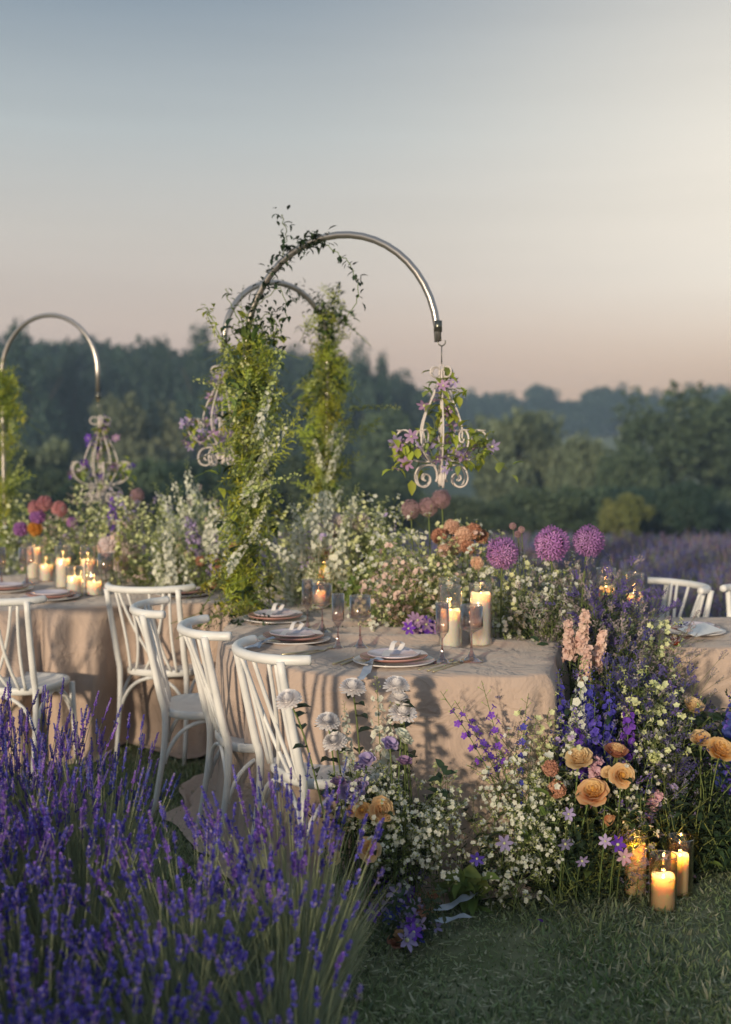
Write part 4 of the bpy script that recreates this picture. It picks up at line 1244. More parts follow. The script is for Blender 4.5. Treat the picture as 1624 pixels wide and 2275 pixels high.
def k_leafy(m='leaf', h=.5, n=11, L=.06, W=.026, t0=.3):
    mb = MB(); pts = bent(h, r_.uniform(-.1, .1), r_.uniform(-.1, .1), 7); mb.tube(pts, [.0026 - .0002 * i for i in range(8)], 4, 0, False)
    for k in range(n):
        t = lerp(t0, 1, k / (n - 1)); p = at(pts, t); a = k * 2.4 + r_.uniform(-.3, .3)
        mb.leaf(p, Vector((math.cos(a), math.sin(a), r_.uniform(.1, .8))), L * r_.uniform(.7, 1.15), W, 1, .22, .3)
    return mb.mesh('leafy_branch', [M['stem'], M[m]])
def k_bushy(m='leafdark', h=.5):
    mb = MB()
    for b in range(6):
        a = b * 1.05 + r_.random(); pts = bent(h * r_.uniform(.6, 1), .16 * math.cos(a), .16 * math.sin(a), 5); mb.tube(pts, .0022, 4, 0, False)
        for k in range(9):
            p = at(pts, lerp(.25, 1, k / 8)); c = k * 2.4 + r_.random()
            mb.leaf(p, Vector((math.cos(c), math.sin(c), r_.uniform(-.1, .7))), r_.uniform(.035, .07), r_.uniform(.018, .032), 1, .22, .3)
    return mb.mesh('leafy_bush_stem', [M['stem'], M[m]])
def k_mossy():
    mb = MB(); pts = bent(.34, r_.uniform(-.08, .08), r_.uniform(-.08, .08), 6); mb.tube(pts, .0016, 3, 0, False)
    for k in range(40):
        p = at(pts, r_.uniform(.2, 1)); d = (rv() + Vector((0, 0, .2))).normalized()
        mb.dia(p, d, d.cross(rv()), r_.uniform(.02, .05), .010, 1)
        if k % 3 == 0: mb.dia(p + d * .02, (d + rv()).normalized(), rv(), .03, .009, 1)
    return mb.mesh('moss_tuft', [M['stem'], M['moss']])
def k_hop():
    """yellow green bracted spike as in the post garland"""
    mb = MB(); pts = bent(.5, r_.uniform(-.1, .1), r_.uniform(-.1, .1), 8); mb.tube(pts, .0022, 4, 0, False)
    for k in range(30):
        t = k / 29; p = at(pts, .3 + .7 * t); a = k * 2.4; d = Vector((math.cos(a), math.sin(a), .3)).normalized()
        mb.fl(p + d * .012, d, .017 * (1.1 - .6 * t), 4, .5, 1, 1.0)
        if k % 3 == 0: mb.leaf(p, d, .035, .016, 2)
    return mb.mesh('bracted_spike', [M['stem'], M['calyx'], M['fern']])
K = {
    'white_cloud': [k_cloud('white', 9, 4, .0102, .11) for _ in range(4)],
    'white_fine': [k_cloud('white', 11, 3, .0135, .12) for _ in range(3)],
    'cream_fine': [k_cloud('cream', 11, 3, .0130, .11) for _ in range(3)],
    'pink_fine': [k_cloud('stock', 9, 4, .015, .09) for _ in range(2)],
    'lilac_fine': [k_cloud('lilac', 8, 4, .013, .08) for _ in range(2)],
    'white_spike': [k_spike('white', 44, .66, .36, .022) for _ in range(2)] + [k_spike('white', 40, .66, .40, .021) for _ in range(2)],
    'lilac_spike': [k_spike('lilac', 36, .66, .3, .019) for _ in range(2)],
    'blue_spike': [k_spike('blue', 60, .62, .38, .024, budm='blue') for _ in range(2)],
    'violet_spike': [k_spike('violet', 46, .6, .28, .023, budm='violet') for _ in range(2)],
    'violet_larkspur': [k_loose('violet') for _ in range(3)],
    'blue_larkspur': [k_loose('blue') for _ in range(2)],
    'stock': [k_stock('stock') for _ in range(3)],
    'pink_stock': [k_stock('pink') for _ in range(2)],
    'mist': [k_mist('mist') for _ in range(3)],
    'mist_dark': [k_mist('mistdark', tuft=.007) for _ in range(3)],
    'mist_blue': [k_mist('mistblue') for _ in range(2)],
    'feather': [k_feather() for _ in range(3)],
    'feather_dark': [k_feather('leafdark', w=.004) for _ in range(3)],
    'fern': [k_feather('fern', .42, 30, .085, .005) for _ in range(3)],
    'moss': [k_mossy() for _ in range(3)],
    'hop': [k_hop() for _ in range(3)],
    'leafy': [k_leafy() for _ in range(3)],
    'leafy_dark': [k_leafy('leafdark', .45, 12, .06, .03) for _ in range(3)],
    'bushy': [k_bushy() for _ in range(3)],
    'big_leaf': [k_leafy('leaf', .4, 7, .11, .05, .45) for _ in range(2)],
    'jasmine': [k_leafy('leafdark', .32, 15, .032, .015, .15) for _ in range(3)],
}
KN = {'white_cloud': 'soapwort_spray', 'white_fine': 'white_flower_spray', 'cream_fine': 'cream_flower_spray', 'pink_fine': 'blush_flower_spray', 'lilac_fine': 'lilac_flower_spray',
      'white_spike': 'delphinium', 'lilac_spike': 'delphinium', 'blue_spike': 'delphinium', 'violet_spike': 'delphinium', 'violet_larkspur': 'larkspur', 'blue_larkspur': 'larkspur', 'stock': 'stock_flower', 'pink_stock': 'stock_flower',
      'mist': 'statice', 'mist_dark': 'violet_statice', 'mist_blue': 'statice', 'feather': 'feathery_frond', 'feather_dark': 'dark_frond', 'fern': 'fern_frond', 'moss': 'moss_tuft', 'hop': 'bracted_spike',
      'leafy': 'leafy_branch', 'leafy_dark': 'leafy_branch', 'big_leaf': 'leafy_branch', 'bushy': 'bushy_branch', 'jasmine': 'vine_sprig'}
KL = {'white_cloud': 'white soapwort spray', 'white_fine': 'fine white flower spray', 'cream_fine': 'fine cream flower spray', 'pink_fine': 'blush flower spray', 'lilac_fine': 'lilac flower spray',
      'white_spike': 'tall white delphinium spike', 'lilac_spike': 'lilac delphinium spike', 'blue_spike': 'deep blue delphinium spike', 'violet_spike': 'violet delphinium spike', 'violet_larkspur': 'airy violet larkspur', 'blue_larkspur': 'airy blue larkspur', 'stock': 'ruffled blush stock', 'pink_stock': 'ruffled pink stock',
      'mist': 'grey mauve statice', 'mist_dark': 'dark violet statice', 'mist_blue': 'lilac blue statice', 'feather': 'feathery green frond', 'feather_dark': 'dark feathery frond', 'fern': 'yellow green fern frond', 'moss': 'ochre moss tuft', 'hop': 'cream green bracted spike',
      'leafy': 'green leafy branch', 'leafy_dark': 'dark leafy branch', 'big_leaf': 'large leaved green branch', 'bushy': 'dense dark bushy branch', 'jasmine': 'dark small leaved vine sprig'}
HGT = {'white_spike': .66, 'lilac_spike': .66, 'blue_spike': .62, 'violet_spike': .6, 'moss': .34, 'jasmine': .32, 'big_leaf': .4, 'leafy_dark': .45, 'fern': .42}
def sprig(kind, tip, d, where, s=1.0, label=None, group=None, var=None):
    """one cut stem, its tip at the given point, growing along d"""
    d = Vector(d).normalized(); h = HGT.get(kind, .5) * s
    o = put(KN[kind], K[kind][R.randrange(len(K[kind])) if var is None else var])
    o.matrix_world = Matrix.Translation(Vector(tip) - d * h) @ frame(d, R.uniform(0, 6.28)) @ Matrix.Scale(s, 4)
    c = {'moss': 'moss', 'feather': 'foliage', 'feather_dark': 'foliage', 'fern': 'fern', 'leafy': 'foliage', 'leafy_dark': 'foliage', 'big_leaf': 'foliage', 'bushy': 'foliage', 'jasmine': 'vine'}.get(kind, 'flower')
    return tag(o, label or (KL[kind] + ' ' + where), c, group or (None if label else KL[kind] + ' ' + where))
def mass(kinds, box, Y, n, where, s=(.85, 1.1), lean=.35, out=(0, 0), vpow=1.0, base=None, shape=None):
    """n stems with tips spread through a region; shape(u) may lower the top edge"""
    u0, u1, v0, v1 = box
    names = [k for k, w in kinds for _ in range(w)]
    for i in range(n):
        u = R.uniform(u0, u1); vt = v0 if shape is None else v0 + shape((u - u0) / (u1 - u0)) * (v1 - v0)
        v = vt + (v1 - vt) * R.random() ** vpow; y = R.uniform(*Y)
        p = at_y(u, v, y)
        if base is not None and p.z < base + .03: p.z = base + .03 + R.random() * .06
        d = Vector((out[0] + R.uniform(-lean, lean) + ((u - u0) / (u1 - u0) - .5) * .5, out[1] + R.uniform(-lean, lean), 1))
        sprig(R.choice(names), p, d, where, R.uniform(*s))

# ------------------------------------------------------------------ single blooms on their own stems
def rose_petal():
    mb = MB(); vs = []; fs = []
    for i in range(6):
        t = i / 5
        w = .5 * (.35 + .65 * math.sin(PI * .5 * min(1, t / .65))) if t < .75 else .5 * math.sqrt(max(.05, 1 - ((t - .75) / .27) ** 2 * .75))
        z = -.22 * math.sin(PI * t * .55) + (.22 * (t - .7) / .3 if t > .7 else 0) * -.0
        for k in range(5):
            x = (k - 2) / 2
            roll = -.16 * max(0, t - .7) / .3
            vs.append((x * w, t, .30 * x * x * w + roll * (1 + .3 * abs(x)) - .05 * math.sin(t * PI) + .02 * math.sin(5 * x + 3 * t)))
    fs = [(i * 5 + k, i * 5 + k + 1, i * 5 + k + 6, i * 5 + k + 5) for i in range(5) for k in range(4)]
    mb.add(vs, fs); return mb
RP = {}
def petal_mesh(m):
    if m not in RP: RP[m] = rose_petal().mesh('petal', M[m])
    return RP[m]
def stem_to(bloom, root, mats=None, leaves=2, rad=.0028, name='stem', leafm='leafdark', leafL=.06, leafW=.032):
    """stem mesh in world axes relative to root, bending to meet the bloom"""
    rel = Vector(bloom) - Vector(root)
    mb = MB(); pts = [Vector((0, 0, 0)), Vector((rel.x * .25, rel.y * .25, rel.z * .45)), Vector((rel.x * .7, rel.y * .7, rel.z * .85)), rel]
    pts = catmull(pts, 3)
    mb.tube(pts, rad, 5, 0, False)
    for k in range(leaves):
        p = at(pts, lerp(.45, .88, k / max(1, leaves - 1))); a = R.uniform(0, 6.28)
        mb.leaf(p, Vector((math.cos(a), math.sin(a), .25)), leafL * R.uniform(.8, 1.2), leafW, 1)
    return mb.mesh(name, [M['stem'], M[leafm]])
def bloom_root(name, pos, root, label, cat, facing, leaves=2, group=None, **kw):
    o = put(name, stem_to(pos, root, leaves=leaves, **kw)); o.location = root
    tag(o, label, cat, group)
    return o
def rose(pos, root, dia, inner, outer, label, facing=(-.2, -.8, .6), opened=1.0, n=30, tip=None):
    o = bloom_root('rose', pos, root, label, 'rose', facing)
    r = dia / 2
    b = MB(); b.ball((0, 0, r * .15), (r * .24, r * .24, r * .42), 8, 6)
    for k in range(5):
        a = k * 1.2566; b.leaf((0, 0, -r * .38), Vector((math.cos(a), math.sin(a), .1)), r * .8, r * .25, 1)
    core = b.build('bloom', [M[inner], M['stem']], o)
    core.matrix_local = Matrix.Translation(Vector(pos) - Vector(root)) @ frame(facing, R.uniform(0, 6.28)) @ Matrix.Translation((0, 0, -r * .1))
    for k in range(n):
        t = k / (n - 1)
        m = inner if t < .62 else outer
        tilt = lerp(-.30, .98 * opened, t ** 1.2)         # from upright to laid open
        L = r * lerp(.80, .90, t); W = r * lerp(.55, 1.12, t)
        a = k * 2.399 + R.uniform(-.15, .15)
        Mx = Matrix.Rotation(a, 4, 'Z') @ Matrix.Translation((0, r * lerp(.07, .15, t), -r * .36 + (.10 * r * (1 - t)))) @ Matrix.Rotation(PI / 2 - tilt, 4, 'X') @ Matrix.Diagonal((W, L, r * .9, 1))
        # the cup of each petal opens towards the heart of the flower
        put('petal', petal_mesh(m), core, Mx)
    return o
def mum_mesh():
    mb = MB()
    for k in range(190):
        t = k / 189; a = k * 2.399
        el = lerp(1.45, -.42, t ** .9)
        L = lerp(.022, .040, t); d = Vector((math.cos(a) * math.cos(el), math.sin(a) * math.cos(el), math.sin(el)))
        Mx = Matrix.Translation(Vector((0, 0, .004)) + d * .006) @ d.to_track_quat('Y', 'Z').to_matrix().to_4x4()
        mb.petal(Mx, L, .0135, .35, .28 + R.uniform(-.08, .08), 0, 3, 0, .7)
    mb.ball((0, 0, .004), (.022, .022, .018), 8, 6)
    mb.ball((0, 0, -.012), (.010, .010, .007), 8, 5, 1)
    return mb.mesh('flower_head', [M['mum'], M['stem']])
MUM = [mum_mesh() for _ in range(2)]
def globe_mesh(m, n, L, star=True, rr=.05, core='stem'):
    mb = MB()
    for k in range(n):
        z = 1 - 2 * (k + .5) / n; a = k * 2.399; q = math.sqrt(1 - z * z); d = Vector((q * math.cos(a), q * math.sin(a), z))
        p = d * rr * R.uniform(.72, .97)
        mb.tube([d * rr * .2, p], .0008, 3, 1, False)
        if star: mb.fl(p, (d + rv() * .25).normalized(), L * R.uniform(.8, 1.2), 6, .45, 0, .3)
        else:
            for j in range(2): mb.fl(p, (d + rv() * .4).normalized(), L, 5, .8, 0, .6)
    mb.ball((0, 0, 0), rr * (.72 if core == 'allcore' else .42), 10, 7, 2)
    return mb.mesh('flower_head', [M[m], M['stem'], M[core]])
AL = globe_mesh('allium', 120, .022, True, .066, 'allcore'); ALP = globe_mesh('alliumpale', 150, .013, True, .046, 'alliumpale')
SC = globe_mesh('rust', 90, .010, False, .028, 'rust'); DP = globe_mesh('dustpink', 110, .011, False, .036, 'dustpink'); AP = globe_mesh('apricot', 90, .013, False, .032, 'apricot'); DR = globe_mesh('rust', 90, .014, False, .032, 'rust')
BL = globe_mesh('blushrose', 70, .022, False, .036, 'blushrose'); LB = globe_mesh('allium', 120, .012, False, .034, 'allium'); GB = globe_mesh('gold', 70, .018, False, .032, 'gold'); SEED = globe_mesh('alliumpale', 60, .007, False, .02, 'calyx')
def head(name, me, pos, root, label, cat, facing=(0, -.3, 1), s=1.0, leaves=0, group=None, **kw):
    o = bloom_root(name, pos, root, label, cat, facing, leaves, group, **kw)
    h = put('flower_head', me, o)
    h.matrix_local = Matrix.Translation(Vector(pos) - Vector(root)) @ frame(facing, R.uniform(0, 6.28)) @ Matrix.Scale(s, 4)
    return o
def cup_mesh(m, r=.024, layers=2, opened=.5):
    mb = MB()
    for l in range(layers):
        for k in range(5):
            a = k * 1.2566 + l * .6; tilt = opened * (.5 + .6 * l)
            Mx = Matrix.Rotation(a, 4, 'Z') @ Matrix.Translation((0, .004, -r * .5)) @ Matrix.Rotation(PI / 2 - tilt, 4, 'X')
            mb.petal(Mx, r * 1.5, r * 1.4, .55, -.15, 0, 4, 0, .4)
    mb.ball((0, 0, -r * .5), (r * .3, r * .3, r * .25), 6, 5, 1)
    return mb.mesh('flower_head', [M[m], M['stem']])
CUP = {k: cup_mesh(k, .021, 3, .55) for k in ('lilac', 'white', 'mauve')}
def clem_mesh(m, r=.032, n=6):
    mb = MB()
    for k in range(n):
        a = 2 * PI * k / n; Mx = Matrix.Rotation(a, 4, 'Z') @ Matrix.Rotation(.5, 4, 'X') @ Matrix.Translation((0, .004, 0))
        mb.petal(Mx, r, r * .5, .3, -.25, 0, 4, 1, .35)
    mb.ball((0, 0, .006), (.006, .006, .007), 6, 5, 1)
    return mb.mesh('flower_head', [M[m], M['cream']])
CL = {k: clem_mesh(k) for k in ('blue', 'violet', 'lilac', 'mauve', 'pink', 'mistblue')}
# ------------------------------------------------------------------ the floral runner along the table
W1 = 'in the flowers behind the candles and wine glasses'
arch_ = lambda t: 1 - math.sin(PI * max(0, min(1, t))) ** .6
mass([('feather', 6), ('white_fine', 1), ('cream_fine', 2)], (815, 1075, 1215, 1400), (5.15, 5.75), 62, W1, out=(0, -.25), base=TZ, shape=lambda t: .25 * (1 - t) + .1 * t, lean=.5)
mass([('feather', 4), ('leafy', 2)], (820, 1110, 1290, 1410), (5.1, 5.5), 34, W1, out=(0, -.5), base=TZ, lean=.6)
mass([('white_fine', 3), ('cream_fine', 4), ('feather', 3), ('pink_fine', 1)], (830, 1100, 1175, 1320), (5.3, 6.0), 60, W1, base=TZ)
W2 = 'under the three big purple alliums'
mass([('white_fine', 5), ('cream_fine', 2), ('feather', 4)], (1085, 1260, 1265, 1420), (4.95, 5.35), 46, W2, base=TZ, out=(0, -.2))
mass([('mist', 7), ('white_fine', 1)], (1170, 1405, 1215, 1400), (4.85, 5.3), 56, W2, base=TZ, shape=lambda t: .35 * abs(t - .45) * 2, lean=.45)
mass([('mist_dark', 4), ('feather_dark', 3), ('mist', 2)], (1270, 1450, 1300, 1480), (4.65, 5.1), 42, W2, base=.4, out=(.1, -.1), lean=.5)
mass([('feather', 2), ('leafy_dark', 3), ('feather_dark', 2)], (1120, 1300, 1350, 1450), (4.85, 5.1), 30, W2, base=TZ, out=(0, -.4), lean=.6)
W3 = 'behind the tall leafy post and the wine glasses'
mass([('white_spike', 1)], (600, 800, 1060, 1220), (6.0, 6.4), 34, W3, lean=.16, base=TZ)
mass([('white_fine', 2), ('cream_fine', 4), ('feather', 4), ('hop', 2), ('lilac_fine', 1)], (585, 860, 1140, 1330), (6.0, 6.7), 84, W3, base=TZ)
mass([('feather', 3), ('leafy', 3)], (590, 860, 1240, 1350), (5.8, 6.3), 34, W3, base=TZ, out=(0, -.4), lean=.6)
mass([('white_spike', 1)], (660, 800, 1090, 1220), (6.5, 7.0), 12, 'round the foot of the second leafy column', lean=.2, base=TZ)
mass([('pink_fine', 2), ('lilac_fine', 1)], (830, 1080, 1230, 1340), (5.2, 5.5), 14, W1, base=TZ)
mass([('cream_fine', 2), ('hop', 2), ('white_fine', 2)], (760, 900, 1100, 1230), (5.9, 6.5), 18, W3, base=TZ)
W4 = 'between the far candles and the tall leafy post'
mass([('white_spike', 1)], (335, 540, 1010, 1210), (6.5, 7.3), 26, W4, lean=.16, base=TZ)
mass([('lilac_spike', 1)], (400, 470, 1110, 1180), (6.5, 6.7), 5, W4, lean=.15, base=TZ, out=(-.15, 0))
mass([('cream_fine', 4), ('white_fine', 1), ('feather', 4), ('hop', 2), ('mist', 1), ('pink_fine', 1), ('lilac_fine', 1)], (220, 520, 1100, 1290), (6.6, 7.4), 100, W4, base=TZ)
mass([('leafy', 4), ('leafy_dark', 1), ('feather', 3)], (300, 540, 1200, 1310), (6.5, 6.9), 46, W4, base=TZ, out=(0, -.3), lean=.5)
W5 = 'at the far end of the table behind the lit candles'
mass([('white_fine', 2), ('cream_fine', 3), ('feather', 3), ('leafy_dark', 1), ('pink_fine', 1)], (20, 300, 1130, 1250), (7.6, 8.4), 74, W5, base=TZ, s=(.95, 1.2))
mass([('mist', 2), ('lilac_fine', 1), ('cream_fine', 2)], (150, 350, 1090, 1230), (7.3, 8.0), 34, W5, base=TZ)
mass([('violet_spike', 1)], (222, 282, 1085, 1125), (7.2, 7.4), 4, W5, s=(.8, .9), lean=.2)
def on_table(u, v, Y, dx=0, dy=.1): p = at_y(u, v, Y); return p, Vector((p.x + dx, p.y + dy, TZ))
for u, v, s, f, lab in [(1116, 1228, 1.0, (-.5, -.3, 1), 'lowest of three large purple allium globes over the statice'),
                        (1225, 1208, 1.08, (0, -.3, 1), 'middle and fullest of three large purple allium globes'),
                        (1307, 1202, .98, (.2, -.2, 1), 'large purple allium globe half veiled by grey statice')]:
    p, q = on_table(u, v, 4.98, R.uniform(-.03, .03), .02); head('allium', AL, p, q, lab, 'allium', f, s, rad=.004)
for u, v, me, lab in [(912, 1131, ALP, 'dusty mauve allium globe lowest of the small three under the chandelier'), (951, 1126, ALP, 'dusty mauve allium globe between its two small neighbours'), (981, 1108, ALP, 'dusty brown allium globe highest of the small three')]:
    p, q = on_table(u, v, 5.7, .02, .05); head('allium', me, p, q, lab, 'allium', (0, -.2, 1), 1, rad=.0035)
for i, (u, v) in enumerate([(1139, 1168), (1158, 1176), (1150, 1186)]):
    p, q = on_table(u, v, 5.05, .02, 0); head('seed_head', SEED, p, q, ['green seed head with reddish crown behind the lowest purple allium', 'pale green seed head beside the reddish one', 'pale green seed head just under its two neighbours'][i], 'seed head', (0, 0, 1), .7, rad=.0018)
ORG = 'apricot and rust blooms above the white flowers'
for u, v, me, s in [(975, 1190, DR, 1), (1003, 1170, AP, 1), (1030, 1188, AP, 1.1), (1052, 1180, DR, 1), (1010, 1212, AP, 1.1), (1040, 1215, DR, .9), (1070, 1192, DR, .9), (985, 1222, AP, .8), (1060, 1250, AP, .8)]:
    p, q = on_table(u, v, R.uniform(5.35, 5.6), 0, .1); head('carnation', me, p, q, ('rust' if me is DR else 'apricot') + ' ruffled carnation among blooms above the white flowers', 'carnation', (R.uniform(-.4, .4), -.6, .8), s, group=('rust ' if me is DR else '') + ORG)
for u, v, lab in [(730, 1220, 'rust scabious globe just above the candle glass'), (486, 1252, 'coral red scabious globe next to the leafy post'), (445, 1246, 'coral red scabious globe further from the leafy post'), (474, 1297, 'rust scabious globe lowest over the chair rail'), (522, 1215, 'rust scabious globe tucked against the leafy post')]:
    p, q = on_table(u, v, 6.15 if u > 700 else 6.6, 0, .15); head('scabious', DR, p, q, lab, 'scabious', (0, -.7, .7), .8)
for u, v, me, s, lab in [(46, 1175, LB, 1.25, 'small purple globe lowest beside the yellow bloom'), (84, 1147, LB, 1.3, 'purple globe just above the yellow bloom'), (78, 1174, GB, 1.15, 'golden yellow bloom between the purple globes'), (100, 1118, DP, 1.3, 'dusty pink dahlia highest of three at the table end'), (78, 1128, DP, 1.2, 'dusty pink dahlia beside the leafy post of the small arch'), (132, 1131, DP, 1.3, 'dusty pink dahlia nearest the small chandelier'),
                         (305, 1100, ALP, 1.0, 'dusty pale allium globe beside the hanging violet flowers'), (160, 1160, LB, .9, 'dark purple globe beneath the pink dahlias')]:
    p, q = on_table(u, v, 7.5, 0, .1); head('dahlia' if 'dahlia' in lab else 'globe_flower', me, p, q, lab, 'flower', (0, -.5, .8), s)
for u, v, s, lab in [(240, 1213, 1.3, 'blush white rose highest of four behind the candle glasses'), (262, 1200, 1.1, 'pale lilac white rose highest beside the blush one'), (288, 1224, 1.2, 'white rose farthest from the candle glasses'), (268, 1253, 1.0, 'white rose lowest of the four by the candle glasses'), (752, 1168, 1.4, 'large blush peony at the foot of the second leafy column'), (800, 1160, 1.2, 'lilac blush peony beside the large blush one'), (850, 1252, 1.1, 'blush rose low in the white flowers'), (830, 1285, .9, 'small blush rose above the feathery greens')]:
    p, q = on_table(u, v, 6.85 if u < 400 else 6.2, 0, .15); head('peony' if 'peony' in lab else 'garden_rose', BL, p, q, lab, 'flower', (0, -.7, .7), s)
SWP = 'sweet peas lying on the cloth under the feathery greens'
for i in range(22):
    p = at_y(R.uniform(905, 985), R.uniform(1368, 1405), R.uniform(4.98, 5.12)); p.z = max(p.z, TZ + .02)
    head('sweet_pea', CL['mauve' if i % 3 else 'violet'], p, Vector((p.x + R.uniform(-.05, .05), p.y + .12, TZ + .01)), 'lilac sweet pea lying on the cloth under the feathery greens', 'sweet pea', (R.uniform(-.6, .6), -.9, R.uniform(0, .7)), R.uniform(.7, 1), group=SWP)
for i in range(10):
    p = at_y(R.uniform(1068, 1085), R.uniform(1370, 1420), 5.0)
    head('sweet_pea', CL['violet'], p, Vector((p.x, p.y + .12, TZ + .01)), 'deep violet sweet pea between the two candle glasses', 'sweet pea', (R.uniform(-.6, .6), -.9, .3), .8, group='violet sweet peas between the candle glasses')

# ------------------------------------------------------------------ leafy posts
def post(ub, ut, v0, v1, Y, n, where, width, kinds, lean=.9, sc=1.0):
    names = [k for k, w in kinds for _ in range(w)]
    for i in range(n):
        t = R.random(); v = lerp(v0, v1, t); u = lerp(ut, ub, t)
        c = at_y(u, v, Y); a = R.uniform(0, 2 * PI); wd = width * (.65 + .5 * math.sin(PI * min(1, t * 1.05)) )
        kind = R.choice(names)
        d = Vector((math.cos(a) * lean, math.sin(a) * lean - .1, R.uniform(.25, 1.2)))
        tip = c + Vector((math.cos(a), math.sin(a), 0)) * wd * R.uniform(.35, 1) * (.6 if kind in ('moss',) else 1)
        sprig(kind, tip, d, where, sc * (R.uniform(.5, .85) if kind not in ('moss', 'jasmine') else R.uniform(.7, 1.1)))
PK = [('fern', 9), ('moss', 5), ('hop', 5), ('feather', 2), ('cream_fine', 1), ('leafy', 2)]
post(538, 562, 790, 1345, 5.70, 150, 'wound round the tall leafy post', .105, PK)
post(545, 575, 690, 860, 5.70, 30, 'wound round the tall leafy post', .10, [('fern', 2), ('jasmine', 4), ('hop', 3), ('leafy', 2)])
post(555, 600, 830, 1180, 5.6, 22, 'wound round the tall leafy post', .14, [('hop', 3), ('white_spike', 2)], lean=.45)
post(712, 730, 760, 1190, 7.0, 105, 'wound round the second leafy column', .14, PK, sc=1.1)
post(727, 729, 640, 820, 6.97, 46, 'wound round the second leafy column', .10, [('fern', 4), ('jasmine', 3), ('leafy', 2)])
post(3, 10, 800, 900, 8.87, 22, 'wound round the post of the small arch', .10, [('fern', 3), ('leafy', 2)], sc=1.2)
post(720, 735, 900, 1160, 6.9, 18, 'wound round the second leafy column', .18, [('white_spike', 3), ('hop', 2)], lean=.4)
post(2, 12, 850, 1220, 8.9, 80, 'wound round the post of the small arch', .14, PK, sc=1.25)
for u, v, Y, d, k in [(640, 870, 5.6, (.55, 0, 1), 'hop'), (655, 800, 5.6, (.7, 0, 1), 'hop'), (640, 920, 5.55, (.6, -.2, 1), 'white_spike'), (455, 690, 5.6, (-.5, 0, 1), 'hop'), (440, 820, 5.6, (-.9, 0, .5), 'hop'), (505, 650, 5.7, (-.4, 0, 1), 'jasmine'), (690, 960, 5.5, (.9, 0, .7), 'fern'), (660, 1040, 5.5, (.9, 0, .4), 'hop'), (790, 1000, 6.9, (.7, 0, .6), 'fern'), (880, 880, 6.9, (1, 0, .25), 'hop'), (60, 1000, 8.8, (.5, 0, 1), 'hop'), (850, 950, 6.9, (.9, 0, .3), 'fern')]:
    sprig(k, at_y(u, v, Y), d, 'sticking out of the leafy posts', .8)
def spiral(u0, u1, v0, v1, Y, turns, rad, ph):
    out = []
    for i in range(turns * 6 + 1):
        t = i / (turns * 6); c = at_y(lerp(u0, u1, t), lerp(v0, v1, t), Y); a = ph + 2 * PI * turns * t
        out.append(c + Vector((math.cos(a) * rad, math.sin(a) * rad, 0)))
    return out
def _spirals():
    for j, (m, lab) in enumerate([('leaf', 'broad leaved green vine spiralling up the tall leafy post'), ('fern', 'yellow green vine spiralling up the tall leafy post'), ('leafdark', 'dark leaved vine spiralling up the tall leafy post')]):
        vine(spiral(538, 566, 1340, 720, 5.70, 4 + j, .085 + .012 * j, j * 2.1), lab, 60, .045, .058, .036, m)
    vine(spiral(712, 729, 1190, 700, 7.0, 4, .10, 1), 'broad leaved vine spiralling up the second leafy column', 70, .05, .065, .04, 'leaf')
# trailing leaves at the post foot, on the cloth
for i in range(12):
    p = on_z(R.uniform(500, 600), R.uniform(1335, 1385), TZ + .03); sprig('leafy_dark', p, (R.uniform(-1, 1), R.uniform(-1, .2), .25), 'spreading on the cloth at the foot of the leafy post', .45)
for i in range(14):
    p = on_z(R.uniform(640, 860), R.uniform(1345, 1400), TZ + .02); sprig('feather_dark' if i % 2 else 'leafy', p, (R.uniform(-1, 1), R.uniform(-.6, .4), .2), 'trailing on the cloth round the glasses', .5)

# dark vine climbing the crook and hanging from it
def vine(pts, label, n, wander=.03, L=.034, W=.016, m='leafdark', flowers=None, fl=0):
    pts = catmull([Vector(p) for p in pts], 6)
    base = pts[0].copy()
    o = empty('climbing_vine', base)
    s_ = MB(); q = [p - base + rv() * wander * .25 for p in pts]; s_.tube(q, .0022, 5, 0, False); s_.build('stem', M['stem'], o)
    lm = []
    for _ in range(3):
        b = MB(); b.leaf((0, 0, 0), (0, 1, .15), L, W, 0, .2, .3); lm.append(b.mesh('leaf', M[m]))
    for k in range(n):
        p = at(q, R.random()) + rv() * wander
        d = rv().normalized()
        put('leaf', R.choice(lm), o, Matrix.Translation(p) @ d.to_track_quat('Y', 'Z').to_matrix().to_4x4() @ Matrix.Scale(R.uniform(.7, 1.4), 4))
    for k in range(fl):
        p = at(q, R.random()) + rv() * wander
        put('flower_head', R.choice(flowers), o, Matrix.Translation(p) @ frame(rv() + Vector((0, -.6, .2)), R.uniform(0, 6)) @ Matrix.Scale(R.uniform(.8, 1.1), 4))
    return tag(o, label, 'vine')
(a1, e1, t1, d1) = c1
_spirals()
def crook_point(c, s):
    a, e, top, d = c; sp = d.length; r = sp / 2; zc = top - r; dn = d.normalized(); ang = PI * (1 - s)
    return Vector((a.x, a.y, 0)) + dn * (r + r * math.cos(ang)) + Vector((0, 0, zc + r * math.sin(ang)))
vine([crook_point(c1, s) for s in (.0, .08, .16, .25, .33, .40, .44)], 'dark small leaved vine winding up the tallest arch to its crown', 230, .038)
vine([crook_point(c1, .30), crook_point(c1, .33) + Vector((-.02, 0, .09)), crook_point(c1, .33) + Vector((-.04, 0, .19))], 'dark vine tendril standing up above the shoulder of the tallest arch', 34, .035)
vine([crook_point(c1, s) for s in (.34, .40, .46, .455)], 'dark vine tip reaching the crown of the tallest arch', 26, .03)
vine([crook_point(c1, .43), at_y(757, 565, 5.5), at_y(785, 600, 5.5), at_y(797, 655, 5.5), at_y(775, 700, 5.5)], 'long dark tendril hanging free inside the tallest arch', 30, .03)
vine([crook_point(c1, .06), at_y(590, 700, 5.5), at_y(615, 720, 5.5), at_y(612, 770, 5.5)], 'dark vine hanging beside the post inside the tallest arch', 46, .04)
